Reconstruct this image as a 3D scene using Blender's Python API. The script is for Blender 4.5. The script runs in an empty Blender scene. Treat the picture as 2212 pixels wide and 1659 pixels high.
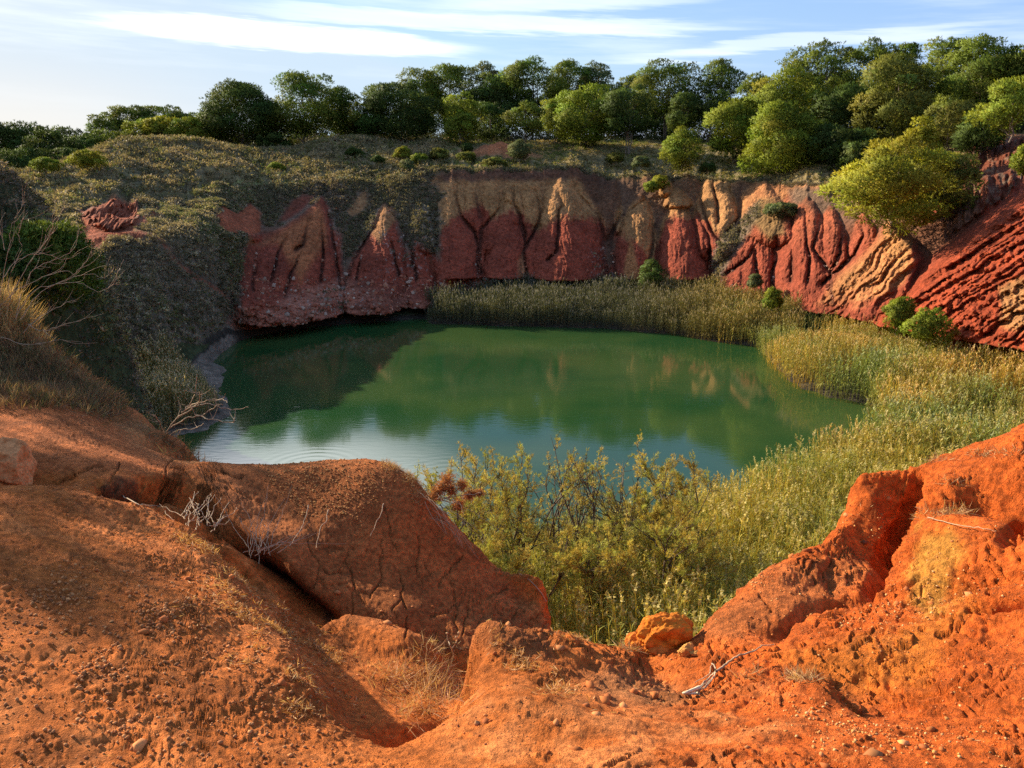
import bpy, math, random, os
import numpy as np
C = bpy.context.scene
COL = C.collection
Q = 1.0                                   # overall mesh density
# ------------------------------------------------------------------ camera, world, sun, exposure
F_PX, CX, CY = 1841.0, 1106.0, 829.5      # focal length and centre for a 2212 px wide frame
PITCH = math.radians(14.6); CAMZ = 15.0
cam_d = bpy.data.cameras.new("camera"); cam = bpy.data.objects.new("camera", cam_d); COL.objects.link(cam)
cam_d.sensor_width = 36.0; cam_d.lens = 36.0*F_PX/2212.0; cam_d.clip_start = 0.05; cam_d.clip_end = 9000
cam.location = (0, 0, CAMZ); cam.rotation_euler = (math.pi/2-PITCH, 0, 0)
C.camera = cam
SUN_AZ = math.radians(-57.0)              # measured from +Y towards +X : low sun on the left, a little ahead
SUN_EL = math.radians(24.0)
sd = (math.sin(SUN_AZ)*math.cos(SUN_EL), math.cos(SUN_AZ)*math.cos(SUN_EL), math.sin(SUN_EL))
sun_d = bpy.data.lights.new("sun", 'SUN'); sun = bpy.data.objects.new("sun", sun_d); COL.objects.link(sun)
sun_d.energy = 4.7; sun_d.angle = math.radians(0.5); sun_d.color = (1.0, 0.86, 0.66)
from mathutils import Vector
sun.rotation_euler = Vector(sd).to_track_quat('Z', 'Y').to_euler()
sun.location = (-60, 30, 60)
W = bpy.data.worlds.new("World"); C.world = W; W.use_nodes = True
C.view_settings.view_transform = 'Standard'; C.view_settings.look = 'None'
C.view_settings.exposure = 1.1; C.view_settings.gamma = 1.0
C.cycles.use_denoising = False
C.cycles.max_bounces = 5; C.cycles.transparent_max_bounces = 6
C.cycles.diffuse_bounces = 3; C.cycles.glossy_bounces = 3; C.cycles.transmission_bounces = 3

class NT:
    """small helper for node trees"""
    def __init__(s, tree): s.t = tree; s.n = tree.nodes; s.l = tree.links
    def new(s, typ, **kw):
        n = s.n.new(typ)
        for k, v in kw.items():
            if k.startswith('i_'):
                key = k[2:]; key = int(key) if key.isdigit() else key.replace('_', ' ')
                if isinstance(v, bpy.types.NodeSocket): s.l.new(v, n.inputs[key])
                else: n.inputs[key].default_value = v
            else: setattr(n, k, v)
        return n
    def math(s, op, a, b=0.0, c=0.0, clamp=False):
        n = s.new('ShaderNodeMath', operation=op, use_clamp=clamp)
        for i, v in enumerate((a, b, c)):
            if isinstance(v, bpy.types.NodeSocket): s.l.new(v, n.inputs[i])
            else: n.inputs[i].default_value = v
        return n.outputs[0]
    def mix(s, f, a, b, mode='MIX'):
        n = s.new('ShaderNodeMix', data_type='RGBA', blend_type=mode)
        for i, v in ((0, f), (6, a), (7, b)):
            if isinstance(v, bpy.types.NodeSocket): s.l.new(v, n.inputs[i])
            elif i == 0: n.inputs[0].default_value = v
            else: n.inputs[i].default_value = tuple(v)+((1,) if len(v) == 3 else ())
        return n.outputs[2]
    def ramp(s, f, a, b, c=0.0, d=1.0):
        n = s.new('ShaderNodeMapRange', interpolation_type='SMOOTHSTEP', i_1=a, i_2=b, i_3=c, i_4=d)
        s.l.new(f, n.inputs[0]); return n.outputs[0]
    def noise(s, vec, scale, detail=4.0, rough=0.55):
        n = s.new('ShaderNodeTexNoise', i_Scale=scale, i_Detail=detail, i_Roughness=rough)
        s.l.new(vec, n.inputs['Vector']); return n.outputs[0]

# sky : Nishita daylight with thin cirrus laid over it by direction
w = NT(W.node_tree); w.n.clear()
sky = w.new('ShaderNodeTexSky', sky_type='NISHITA', sun_disc=False, sun_elevation=SUN_EL, sun_rotation=SUN_AZ,
            altitude=50.0, air_density=1.1, dust_density=0.9, ozone_density=2.2)
tc = w.new('ShaderNodeTexCoord'); sp = w.new('ShaderNodeSeparateXYZ'); w.l.new(tc.outputs['Generated'], sp.inputs[0])
az = w.math('ARCTAN2', sp.outputs[0], sp.outputs[1])
hyp = w.math('SQRT', w.math('ADD', w.math('POWER', sp.outputs[0], 2.0), w.math('POWER', sp.outputs[1], 2.0)))
el = w.math('ARCTAN2', sp.outputs[2], hyp)
def comb(a, b, c=0.0):
    n = w.new('ShaderNodeCombineXYZ')
    for i, v in enumerate((a, b, c)):
        if isinstance(v, bpy.types.NodeSocket): w.l.new(v, n.inputs[i])
        else: n.inputs[i].default_value = v
    return n.outputs[0]
tilt = w.math('ADD', el, w.math('MULTIPLY', az, 0.05))
v1 = comb(w.math('MULTIPLY', az, 1.6), w.math('MULTIPLY', tilt, 15.0), 0.0)
n1 = w.noise(v1, 1.5, 7.0, 0.6)
v2 = comb(w.math('MULTIPLY', az, 4.0), w.math('MULTIPLY', tilt, 60.0), 3.0)
n2 = w.noise(v2, 1.3, 5.0, 0.6)
streak = w.ramp(w.math('ADD', w.math('MULTIPLY', n1, 0.72), w.math('MULTIPLY', n2, 0.28)), 0.44, 0.68)
upper = w.ramp(el, 0.03, 0.13)
streak = w.math('MULTIPLY', streak, upper)
# one long bright lens shaped cloud low in the sky
def lens(ac, ec, la, le, slope, pw=1.0):
    da = w.math('DIVIDE', w.math('SUBTRACT', az, ac), la)
    e0 = w.math('ADD', w.math('SUBTRACT', el, ec), w.math('MULTIPLY', w.math('SUBTRACT', az, ac), slope))
    e0 = w.math('ADD', e0, w.math('MULTIPLY', w.math('SUBTRACT', n2, 0.5), 0.035))
    de = w.math('DIVIDE', e0, le)
    # thicker at one end: width grows with da
    d = w.math('ADD', w.math('POWER', w.math('ABSOLUTE', da), 2.0), w.math('POWER', w.math('ABSOLUTE', de), 2.0))
    return w.ramp(d, 1.15, 0.15)
L1 = lens(-0.235, 0.128, 0.21, 0.0155, 0.055)
L2 = lens(-0.02, 0.146, 0.30, 0.010, 0.035)
L3 = lens(0.06, 0.166, 0.17, 0.012, -0.02)
L4 = lens(0.30, 0.118, 0.22, 0.008, -0.05)
cl = w.math('ADD', L1, w.math('ADD', w.math('MULTIPLY', L2, 0.45), w.math('ADD', w.math('MULTIPLY', L3, 0.35), w.math('MULTIPLY', L4, 0.35))))
cl = w.math('ADD', cl, w.math('MULTIPLY', streak, 0.30), clamp=True)
skc = w.mix(0.5, sky.outputs[0], (1.3, 2.35, 5.6))
mn = w.new('ShaderNodeVectorMath', operation='MINIMUM'); w.l.new(skc, mn.inputs[0]); mn.inputs[1].default_value = (3.3, 4.1, 4.9)
cream = w.math('MULTIPLY', w.ramp(el, 0.13, 0.02), w.ramp(az, -0.15, -0.55))
skc = w.mix(w.math('MULTIPLY', cream, 0.75), mn.outputs[0], (5.4, 4.9, 4.2))
skc = w.mix(w.math('MULTIPLY', w.ramp(az, -0.25, -0.62), 0.35), skc, (4.6, 4.6, 4.5))
skc = w.mix(cl, skc, (7.0, 7.2, 7.4))
skc = w.mix(w.ramp(el, 0.19, 0.34, 0.0, 0.55), skc, (0.9, 1.7, 3.2))
hi = lens(-0.30, 0.39, 0.27, 0.09, 0.05)             # unseen cloud patch added above the frame to brighten the lake's reflection
skc = w.mix(w.math('MULTIPLY', hi, 0.9), skc, (22.0, 22.5, 23.5))
bg = w.new('ShaderNodeBackground', i_Strength=0.095); w.l.new(skc, bg.inputs[0])
wo = w.new('ShaderNodeOutputWorld'); w.l.new(bg.outputs[0], wo.inputs[0])

# ------------------------------------------------------------------ maths helpers
sP, cP = math.sin(PITCH), math.cos(PITCH)
def pix_dir(px, py):
    x = np.asarray(px, float)-CX; d = np.asarray(py, float)-CY
    return x, F_PX*cP-d*sP, -F_PX*sP-d*cP
def pix_te(px, py):
    """azimuth and tan(elevation) of a picture point"""
    X, Y, Z = pix_dir(px, py)
    return np.arctan2(X, Y), Z/np.hypot(X, Y)
def project(x, y, z):
    zz = z-CAMZ
    depth = y*cP-zz*sP; up = y*sP+zz*cP
    depth = np.where(depth < 0.05, 0.05, depth)
    return CX+F_PX*x/depth, CY-F_PX*up/depth
def at(px, py, r):
    a, t = pix_te(px, py); return np.array([r*np.sin(a), r*np.cos(a), CAMZ+r*t])
def ss(x, a, b):
    t = np.clip((x-a)/(b-a), 0, 1); return t*t*(3-2*t)
_rng = np.random.RandomState(7)
_perm = np.tile(_rng.permutation(256), 3)
_g3 = _rng.normal(size=(256, 3)); _g3 /= np.linalg.norm(_g3, axis=1)[:, None]
def perlin(x, y, z=0.0):
    x, y, z = np.broadcast_arrays(np.asarray(x, np.float32), np.asarray(y, np.float32), np.asarray(z, np.float32))
    xi = np.floor(x); yi = np.floor(y); zi = np.floor(z)
    xf = x-xi; yf = y-yi; zf = z-zi
    xi = xi.astype(np.int64) & 255; yi = yi.astype(np.int64) & 255; zi = zi.astype(np.int64) & 255
    u = xf*xf*xf*(xf*(xf*6-15)+10); v = yf*yf*yf*(yf*(yf*6-15)+10); t = zf*zf*zf*(zf*(zf*6-15)+10)
    g3 = _g3.astype(np.float32)
    def g(dx, dy, dz):
        h = _perm[_perm[_perm[xi+dx]+yi+dy]+zi+dz]; G = g3[h]
        return G[..., 0]*(xf-dx)+G[..., 1]*(yf-dy)+G[..., 2]*(zf-dz)
    def l(a, b, k): return a+(b-a)*k
    return l(l(l(g(0,0,0), g(1,0,0), u), l(g(0,1,0), g(1,1,0), u), v),
             l(l(g(0,0,1), g(1,0,1), u), l(g(0,1,1), g(1,1,1), u), v), t)*1.5
def fbm(x, y, z=0.0, o=4, lac=2.03, gain=0.5, ridged=False):
    s = 0; a = 1.0; f = 1.0; tot = 0
    for i in range(o):
        n = perlin(x*f+i*17.3, y*f+i*9.1, z*f+i*5.7)
        if ridged: n = 1-2*np.abs(n)
        s = s+a*n; tot += a; a *= gain; f *= lac
    return s/tot
def poly_mask(px, py, poly, warp=0.0, soft=6.0):
    """soft inside-mask of a polygon"""
    P = np.array(poly, float); n = len(P)
    inside = np.zeros(px.shape, bool); d2 = np.full(px.shape, 1e18)
    for i in range(n):
        x1, y1 = P[i]; x2, y2 = P[(i+1) % n]
        if y1 != y2:
            c = ((y1 > py) != (y2 > py)) & (px < (x2-x1)*(py-y1)/(y2-y1)+x1); inside ^= c
        ex, ey = x2-x1, y2-y1; L = ex*ex+ey*ey+1e-9
        t = np.clip(((px-x1)*ex+(py-y1)*ey)/L, 0, 1)
        d2 = np.minimum(d2, (px-x1-t*ex)**2+(py-y1-t*ey)**2)
    d = np.sqrt(d2)*np.where(inside, 1, -1)
    return ss(d+warp, -soft, soft) if soft else d
def line_dist(px, py, pts):
    P = np.array(pts, float); best = np.full(px.shape, 1e9); side = np.zeros(px.shape); tt = np.zeros(px.shape)
    for i in range(len(P)-1):
        x1, y1 = P[i]; x2, y2 = P[i+1]; ex, ey = x2-x1, y2-y1; L = ex*ex+ey*ey+1e-9
        t = np.clip(((px-x1)*ex+(py-y1)*ey)/L, 0, 1)
        d = np.hypot(px-x1-t*ex, py-y1-t*ey)
        s = np.sign(ex*(py-y1)-ey*(px-x1))
        m = d < best
        best = np.where(m, d, best); side = np.where(m, s, side); tt = np.where(m, (i+t)/(len(P)-1), tt)
    return best, side, tt
def blob(px, py, cx, cy, rx, ry, ang=0.0):
    a = math.radians(ang); c, s = math.cos(a), math.sin(a)
    u = ((px-cx)*c+(py-cy)*s)/rx; v = (-(px-cx)*s+(py-cy)*c)/ry
    return np.exp(-(u*u+v*v))
def lerp3(a, b, m): return a*(1-m[..., None])+np.asarray(b, np.float32)*m[..., None]

# ------------------------------------------------------------------ scene helpers
def tag(o, label=None, cat=None, group=None, kind=None):
    if label: o['label'] = label
    if cat: o['category'] = cat
    if group: o['group'] = group
    if kind: o['kind'] = kind
    return o
def make_mesh(name, V, Fq=None, Ft=None, col=None, mat=None, parent=None, smooth=True, nor=None, link=True):
    me = bpy.data.meshes.new(name)
    V = np.asarray(V, np.float32).reshape(-1, 3)
    me.vertices.add(len(V)); me.vertices.foreach_set('co', V.ravel())
    nq = 0 if Fq is None else len(Fq); nt = 0 if Ft is None else len(Ft)
    idx = []
    if nq: idx.append(np.asarray(Fq, np.int32).ravel())
    if nt: idx.append(np.asarray(Ft, np.int32).ravel())
    idx = np.concatenate(idx)
    me.loops.add(len(idx)); me.loops.foreach_set('vertex_index', idx)
    me.polygons.add(nq+nt)
    st = np.concatenate([np.arange(nq)*4, nq*4+np.arange(nt)*3]).astype(np.int32)
    me.polygons.foreach_set('loop_start', st)
    me.polygons.foreach_set('use_smooth', np.full(nq+nt, smooth))
    if col is not None:
        a = me.color_attributes.new('Col', 'FLOAT_COLOR', 'POINT')
        c4 = np.ones((len(V), 4), np.float32); c4[:, :3] = np.asarray(col, np.float32).reshape(-1, 3)
        a.data.foreach_set('color', c4.ravel())
    me.update(calc_edges=True)
    if nor is not None:
        a = me.attributes.new('custom_normal', 'FLOAT_VECTOR', 'POINT'); a.data.foreach_set('vector', np.asarray(nor, np.float32).ravel())
    if mat: me.materials.append(mat)
    if not link: return me
    o = bpy.data.objects.new(name, me); COL.objects.link(o)
    if parent: o.parent = parent
    return o
def empty(name, loc, rz=0.0):
    o = bpy.data.objects.new(name, None); COL.objects.link(o); o.location = loc; o.rotation_euler = (0, 0, rz)
    o.empty_display_size = 0.2; return o
def mat_new(name):
    m = bpy.data.materials.new(name); m.use_nodes = True; t = NT(m.node_tree); t.n.clear()
    out = t.new('ShaderNodeOutputMaterial'); return m, t, out
def grid_faces(nr, nc, keep=None):
    i = np.arange(nr-1)[:, None]*nc+np.arange(nc-1)[None, :]
    f = np.stack([i, i+1, i+nc+1, i+nc], -1)
    if keep is not None: f = f[keep]
    return f.reshape(-1, 4)

# ------------------------------------------------------------------ materials for the ground
def ground_material(name, fine, bump, near=False):
    m, t, out = mat_new(name)
    tcn = t.new('ShaderNodeTexCoord'); v = tcn.outputs['Object']
    ca = t.new('ShaderNodeAttribute', attribute_name='Col').outputs[0]
    a = t.noise(v, fine, 6.0, 0.65)
    b = t.noise(v, fine*0.13, 4.0, 0.6)
    f1 = t.ramp(a, 0.3, 0.72, 0.62, 1.42); f2 = t.ramp(b, 0.3, 0.7, 0.78, 1.22)
    f = t.math('MULTIPLY', f1, f2)
    c = t.new('ShaderNodeVectorMath', operation='SCALE'); t.l.new(ca, c.inputs[0]); t.l.new(f, c.inputs[3])
    colr = c.outputs[0]
    h = a
    if near:
        # loose grains and crumbs
        vo = t.new('ShaderNodeTexVoronoi', feature='F1', i_Scale=85.0, i_Randomness=1.0); t.l.new(v, vo.inputs['Vector'])
        g = t.ramp(vo.outputs['Distance'], 0.42, 0.12)
        sepc = t.new('ShaderNodeSeparateColor'); t.l.new(vo.outputs['Color'], sepc.inputs[0])
        pick = t.ramp(sepc.outputs[0], 0.74, 0.80)
        gp = t.math('MULTIPLY', g, pick)
        patch = t.ramp(t.noise(v, 2.3, 3.0), 0.44, 0.62)
        gp = t.math('MULTIPLY', gp, patch)
        colr = t.mix(t.math('MULTIPLY', gp, t.ramp(sepc.outputs[1], 0.2, 0.9, 0.05, 0.5)), colr, (0.62, 0.36, 0.18))
        n3 = t.noise(v, 160.0, 4.0, 0.7)
        h = t.math('ADD', t.math('MULTIPLY', a, 1.0), t.math('ADD', t.math('MULTIPLY', gp, 0.5), t.math('MULTIPLY', n3, 0.45)))
    bm = t.new('ShaderNodeBump', i_Strength=1.0, i_Distance=bump); t.l.new(h, bm.inputs['Height'])
    p = t.new('ShaderNodeBsdfPrincipled', i_Roughness=0.95)
    p.inputs['Specular IOR Level'].default_value = 0.15
    t.l.new(colr, p.inputs['Base Color']); t.l.new(bm.outputs[0], p.inputs['Normal']); t.l.new(p.outputs[0], out.inputs[0])
    return m
M_far = ground_material('quarry_soil', 2.6, 0.40)
M_near = ground_material('foreground_soil', 26.0, 0.042, True)

# ------------------------------------------------------------------ lake outline in the world (z = 0)
lake_px = [(335,772),(358,750),(405,736),(490,714),(600,703),(700,698),(800,693),(920,688),(935,699),(1100,704),(1300,709),
           (1450,722),(1560,740),(1645,748),(1676,792),(1722,832),(1790,858),(1868,872),(1925,905),(1935,945),(1890,1000),(1760,1065),(1620,1100),(1500,1150),
           (1400,1200),(1250,1210),(1000,1210),(800,1200),(600,1170),(470,1080),(395,990),(380,942),(440,932),(478,905),(503,880),(470,850),(452,825),(410,800),(360,792)]
LP = []
for (a_, b_) in lake_px:
    A, T = pix_te(a_, b_); r_ = -CAMZ/T; LP.append((r_*math.sin(A), r_*math.cos(A)))
LP = np.array(LP)
def lake_sd(x, y):
    """distance from the lake outline, positive on land"""
    return -poly_mask(x, y, LP, soft=0)
def floor_z(x, y):
    d = lake_sd(x, y)+0.55*fbm(x*0.45, y*0.45, 4.0, o=4)*1.6
    r = np.hypot(x, y)
    land = 0.05+0.42*(1-np.exp(-np.maximum(d, 0)/1.5))+0.05*np.maximum(d, 0)
    land = land+0.12*fbm(x*0.5, y*0.5, o=3)*ss(d, 0.3, 3)
    z = np.where(d > 0, land, np.maximum(0.05+d*0.35, -2.2))
    k = ss(r, 30, 15); z = z*(1-k)+2.6*k                                  # rises a little under the near bank
    a = np.abs(np.arctan2(x, y)); k = ss(a, math.radians(44), math.radians(66))
    return z*(1-k)+13.4*k
# ------------------------------------------------------------------ the far quarry : one sheet of columns running away from the camera
FC = [ # px : toe(py,r) mid(py,r) rim(py,r) crest(py,r) base(py,r)
 (-700,(800,30),(680,45),(560,58),(420,72),(395,85)),
 (-300,(780,40),(650,56),(520,70),(400,86),(388,98)),
 (0,(770,48),(600,66),(480,82),(395,100),(390,112)),
 (60,(758,51),(588,68),(475,83),(386,103),(380,114)),
 (120,(742,55),(572,71),(468,85),(376,105),(368,116)),
 (200,(728,60),(548,69),(452,88),(342,108),(340,122)),
 (250,(725,62),(540,71),(443,90),(318,110),(318,124)),
 (300,(722,64),(532,73),(447,92),(300,112),(306,126)),
 (400,(715,70),(527,78),(443,95),(300,113),(308,128)),
 (480,(700,78),(530,84),(411,98),(314,114),(318,130)),
 (560,(690,81),(520,91),(404,101),(324,116),(322,132)),
 (640,(683,83),(510,93),(401,102),(322,117),(318,133)),
 (700,(675,84),(500,94),(399,103),(308,118),(312,134)),
 (760,(670,85),(500,95),(397,103),(296,119),(306,134)),
 (820,(665,86),(500,95),(396,103),(300,120),(306,134)),
 (880,(660,87),(490,96),(383,103),(308,120),(308,134)),
 (940,(655,88),(480,97),(371,104),(306,120),(308,134)),
 (1000,(632,90),(490,98),(368,104),(318,120),(308,134)),
 (1240,(625,93),(480,100),(366,106),(314,122),(308,136)),
 (1320,(625,94),(490,100),(385,107),(315,122),(308,136)),
 (1440,(628,94),(490,100),(385,106),(320,122),(308,136)),
 (1540,(635,93),(500,99),(390,106),(325,120),(310,134)),
 (1640,(650,90),(510,95),(394,101),(330,116),(310,128)),
 (1760,(665,84),(520,88),(402,94),(335,108),(310,122)),
 (1900,(690,77),(560,81),(450,86),(330,104),(305,118)),
 (2000,(705,73),(570,77),(440,84),(320,102),(300,115)),
 (2110,(720,69),(560,74),(430,82),(305,100),(295,112)),
 (2212,(735,66),(540,72),(400,80),(295,98),(285,110)),
 (2600,(800,55),(560,62),(350,72),(285,88),(270,100)),
 (3100,(860,42),(560,50),(330,60),(280,76),(262,90))]
FX = np.array([c[0] for c in FC], float)
FPY = np.array([[n[0] for n in c[1:]] for c in FC], float)
FR = np.array([[n[1] for n in c[1:]] for c in FC], float)
def col_node(k, px):
    return np.interp(px, FX, FPY[:, k]), np.interp(px, FX, FR[:, k])
def node_py(k, px): return np.interp(px, FX, FPY[:, k])

nth = int(1500*Q)
th_in = np.linspace(math.radians(-37), math.radians(37), nth)
th_out = np.radians(np.concatenate([np.linspace(39, 60, 12), np.linspace(64, 180, 30)]))
TH = np.concatenate([-th_out[::-1], th_in, th_out])
pxh = CX+F_PX/cP*np.tan(np.clip(TH, -1.05, 1.05))*1.0        # picture column at horizon height
rs = np.concatenate([np.linspace(15, 60, 180, endpoint=False), np.linspace(60, 140, 420, endpoint=False), np.geomspace(140, 5000, 60)])
ZB = np.zeros((len(TH), len(rs)))
px_c = np.clip(pxh, -700, 3100)
nr_, nz_ = [], []
for k in range(5):
    pyk, rk = col_node(k, px_c)
    # the picture column leans a little with depth : use the azimuth of that node
    te = pix_te(px_c, pyk)[1]
    nr_.append(rk); nz_.append(CAMZ+rk*te)
NR = np.array(nr_); NZ = np.array(nz_)
def gsm(a, s, axis):
    k = np.exp(-0.5*(np.arange(-3*s, 3*s+1)/s)**2); k /= k.sum()
    pad = [(0, 0)]*a.ndim; pad[axis] = (3*s, 3*s)
    return np.apply_along_axis(lambda v: np.convolve(v, k, 'valid'), axis, np.pad(a, pad, mode='edge'))
NR = gsm(NR, 7, 1); NZ = gsm(NZ, 7, 1)
for i in range(len(TH)):
    rr = np.concatenate([NR[:, i], [NR[4, i]+60, 900, 5000]])
    zz = np.concatenate([NZ[:, i], [NZ[4, i]+0.6, 16, 14]])
    ZB[i] = np.interp(rs, rr, zz, left=NZ[0, i])
ZB = gsm(ZB, 3, 1)
XX = np.sin(TH)[:, None]*rs; YY = np.cos(TH)[:, None]*rs
fl = floor_z(XX, YY)
RT = NR[0][:, None]
k = ss(rs[None, :], RT-5, RT+1.0)
ZB = np.where(rs[None, :] < RT+1, fl*(1-k)+ZB*k, ZB)
# side mound at the left edge of the view and low hummocks on the plateau
c0 = at(-470, 355, 47)
dm = np.hypot(XX-c0[0], (YY-c0[1])/1.25)+0.5*fbm(XX*0.25, YY*0.25, o=3)
d7 = dm-7.1
mound = np.where(d7 < 0, 14.9-0.45*d7, 14.9-1.1*d7-0.12*d7*d7)-3.5*np.maximum(dm-10.8, 0)
mound = mound+0.35*fbm(XX*0.3, YY*0.3, o=4)
ZB = np.maximum(ZB, np.where(mound > 0, mound, -9))
plat = ss(rs[None, :], NR[2][:, None]-1, NR[2][:, None]+5)*ss(rs[None, :], 170, 140)
ZB = ZB+plat*(0.9*fbm(XX*0.11, YY*0.11, o=3)+0.35*fbm(XX*0.45, YY*0.45, 2.0, o=3))
ab = ss(np.abs(TH), math.radians(44), math.radians(66))[:, None]
ZB = ZB*(1-ab)+13.5*ab
def ground_far(x, y):
    x = np.atleast_1d(np.asarray(x, float)); y = np.atleast_1d(np.asarray(y, float))
    a = np.arctan2(x, y); r = np.hypot(x, y)
    ti = np.clip(np.interp(a, TH, np.arange(len(TH))), 0, len(TH)-1.001); ri = np.clip(np.interp(r, rs, np.arange(len(rs))), 0, len(rs)-1.001)
    t0 = ti.astype(int); r0 = ri.astype(int); ft = ti-t0; fr = ri-r0
    return (ZB[t0, r0]*(1-ft)*(1-fr)+ZB[t0+1, r0]*ft*(1-fr)+ZB[t0, r0+1]*(1-ft)*fr+ZB[t0+1, r0+1]*ft*fr)
# resample every column so that rows are dense where the ground is steep
def resample(th, r, Z, n, wz, rmin=None):
    dr = np.diff(r); mid = 0.5*(r[1:]+r[:-1])
    met = dr/mid*1.0+wz*np.abs(np.diff(Z, axis=1))/mid
    met = gsm(met, 6, 1); met = gsm(met, 8, 0)
    cum = np.concatenate([np.zeros((len(th), 1)), np.cumsum(met, 1)], 1); cum /= cum[:, -1:]
    s = np.linspace(0, 1, n); R = np.empty((len(th), n)); ZZ = np.empty_like(R)
    for i in range(len(th)):
        R[i] = np.interp(s, cum[i], r); ZZ[i] = np.interp(R[i], r, Z[i])
    return R, ZZ
rsv = rs.copy(); ZBs = ZB
sel = rsv <= 175
Rf, Zf = resample(TH, rsv[sel], ZBs[:, sel], int(820*Q), 6.0)
far_r = rsv[~sel][::2]
Rf = np.concatenate([Rf, np.tile(far_r, (len(TH), 1))], 1); Zf = np.concatenate([Zf, ZBs[:, ~sel][:, ::2]], 1)
Xf = np.sin(TH)[:, None]*Rf; Yf = np.cos(TH)[:, None]*Rf
PXf, PYf = project(Xf, Yf, Zf)
toe_py = node_py(0, PXf); rim_py = node_py(2, PXf); crest_py = node_py(3, PXf)
wob = 8*fbm(PXf/60, PYf/60, o=3)
wob2 = 3.5*fbm(PXf/14, PYf/14, 3.3, o=3)
px_, py_ = PXf+wob+wob2, PYf+0.6*wob2
inview = (np.abs(TH) < math.radians(37.5))[:, None]
oncliff = ss(PYf, rim_py-4, rim_py+10)*ss(PYf, toe_py+3, toe_py-7)*(Rf > NR[0][:, None]-0.5)*(Rf < NR[2][:, None]+1.5)*inview
# erosion cones : apex x,y, foot y, foot left x, foot right x, how far it stands out, sharpness
CONES = [(682,428,650,515,742,4.6,.62),(640,470,560,560,690,2.0,.6),(632,520,655,560,690,1.8,.6),(722,560,640,700,745,1.5,.6),
 (826,440,640,742,905,4.2,.7),(885,505,640,850,955,3.0,.7),(800,520,640,750,830,1.8,.7),(905,420,520,880,945,1.6,.7),
 (487,462,512,468,508,1.3,.5),(545,444,505,518,570,1.4,.5),
 (970,380,625,936,1056,3.4,.55),(1018,384,600,985,1062,2.0,.5),(1097,430,625,1034,1150,3.8,.62),(1062,380,520,1030,1094,1.8,.5),
 (1148,378,600,1100,1192,2.6,.5),(1215,382,606,1132,1316,5.2,.66),(1108,380,470,1080,1140,1.6,.5),(1250,396,520,1222,1306,2.0,.6),
 (1385,415,600,1314,1428,4.2,.6),(1362,510,625,1350,1386,1.4,.6),(1468,434,612,1408,1542,4.6,.55),(1458,402,440,1430,1500,2.6,.6),(1440,363,412,1420,1462,2.2,.6),
 (1547,357,520,1488,1612,3.6,.55),(1322,340,480,1280,1350,1.5,.6),
 (1640,390,500,1580,1720,3.2,.6),(1620,440,668,1500,1710,4.4,.85),(1745,425,675,1650,1830,4.6,.7),(1690,520,675,1620,1750,3.0,.7),
 (1795,440,640,1750,1850,3.4,.6),(1868,455,660,1800,1935,4.0,.7),(1920,470,640,1880,1960,2.6,.6),(1830,600,680,1790,1860,2.2,.7),(1770,600,680,1735,1800,1.8,.7)]
D = np.zeros_like(Zf); D2 = np.full_like(Zf, 0.0)
for (ax, ay, by, lx, rx, dep, pw) in CONES:
    t = (py_-ay)/(by-ay)
    m = (t > 0) & (t < 1.5) & (np.abs(px_-(lx+rx)/2) < (rx-lx)*1.1)
    tt = np.clip(t, 1e-4, 1)
    xc = ax+((lx+rx)/2-ax)*tt; hw = (rx-lx)/2*1.14*tt**(pw*0.82)+1e-3
    u = np.abs((px_-xc)/hw)
    prof = np.clip(1-u**2.1, 0, 1)*(0.08+0.92*tt**0.6)*dep*1.1*ss(t, 1.5, 1.0)
    D = np.where(m, np.maximum(D, prof), D)
    D2 = np.where(m, np.maximum(D2, prof), D2)
# small rills running down each face
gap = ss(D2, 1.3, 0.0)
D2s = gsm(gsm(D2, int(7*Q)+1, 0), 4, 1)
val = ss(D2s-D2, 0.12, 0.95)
D = D-0.45*gap-0.8*val-1.0*gap*ss(PXf, 1290, 1330)*ss(PXf, 1650, 1600)
xr = px_/13+0.8*fbm(px_/70, py_/60, 7.7, o=2)
rill = np.abs(fbm(xr, py_/150, 1.0, o=2))
rill = ss(rill, 0.0, 0.12)
D = D+(rill-1)*0.12*ss(PYf-rim_py, 10, 60)*ss(np.abs(PXf-1000), 1000, 800)
xr = px_/34+0.5*fbm(px_/90, py_/70, 4.7, o=2)
rill2 = ss(np.abs(fbm(xr, py_/260, 5.0, o=2)), 0.0, 0.07)
D = D+(rill2-1)*0.18*ss(PYf-rim_py, 10, 60)
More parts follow.
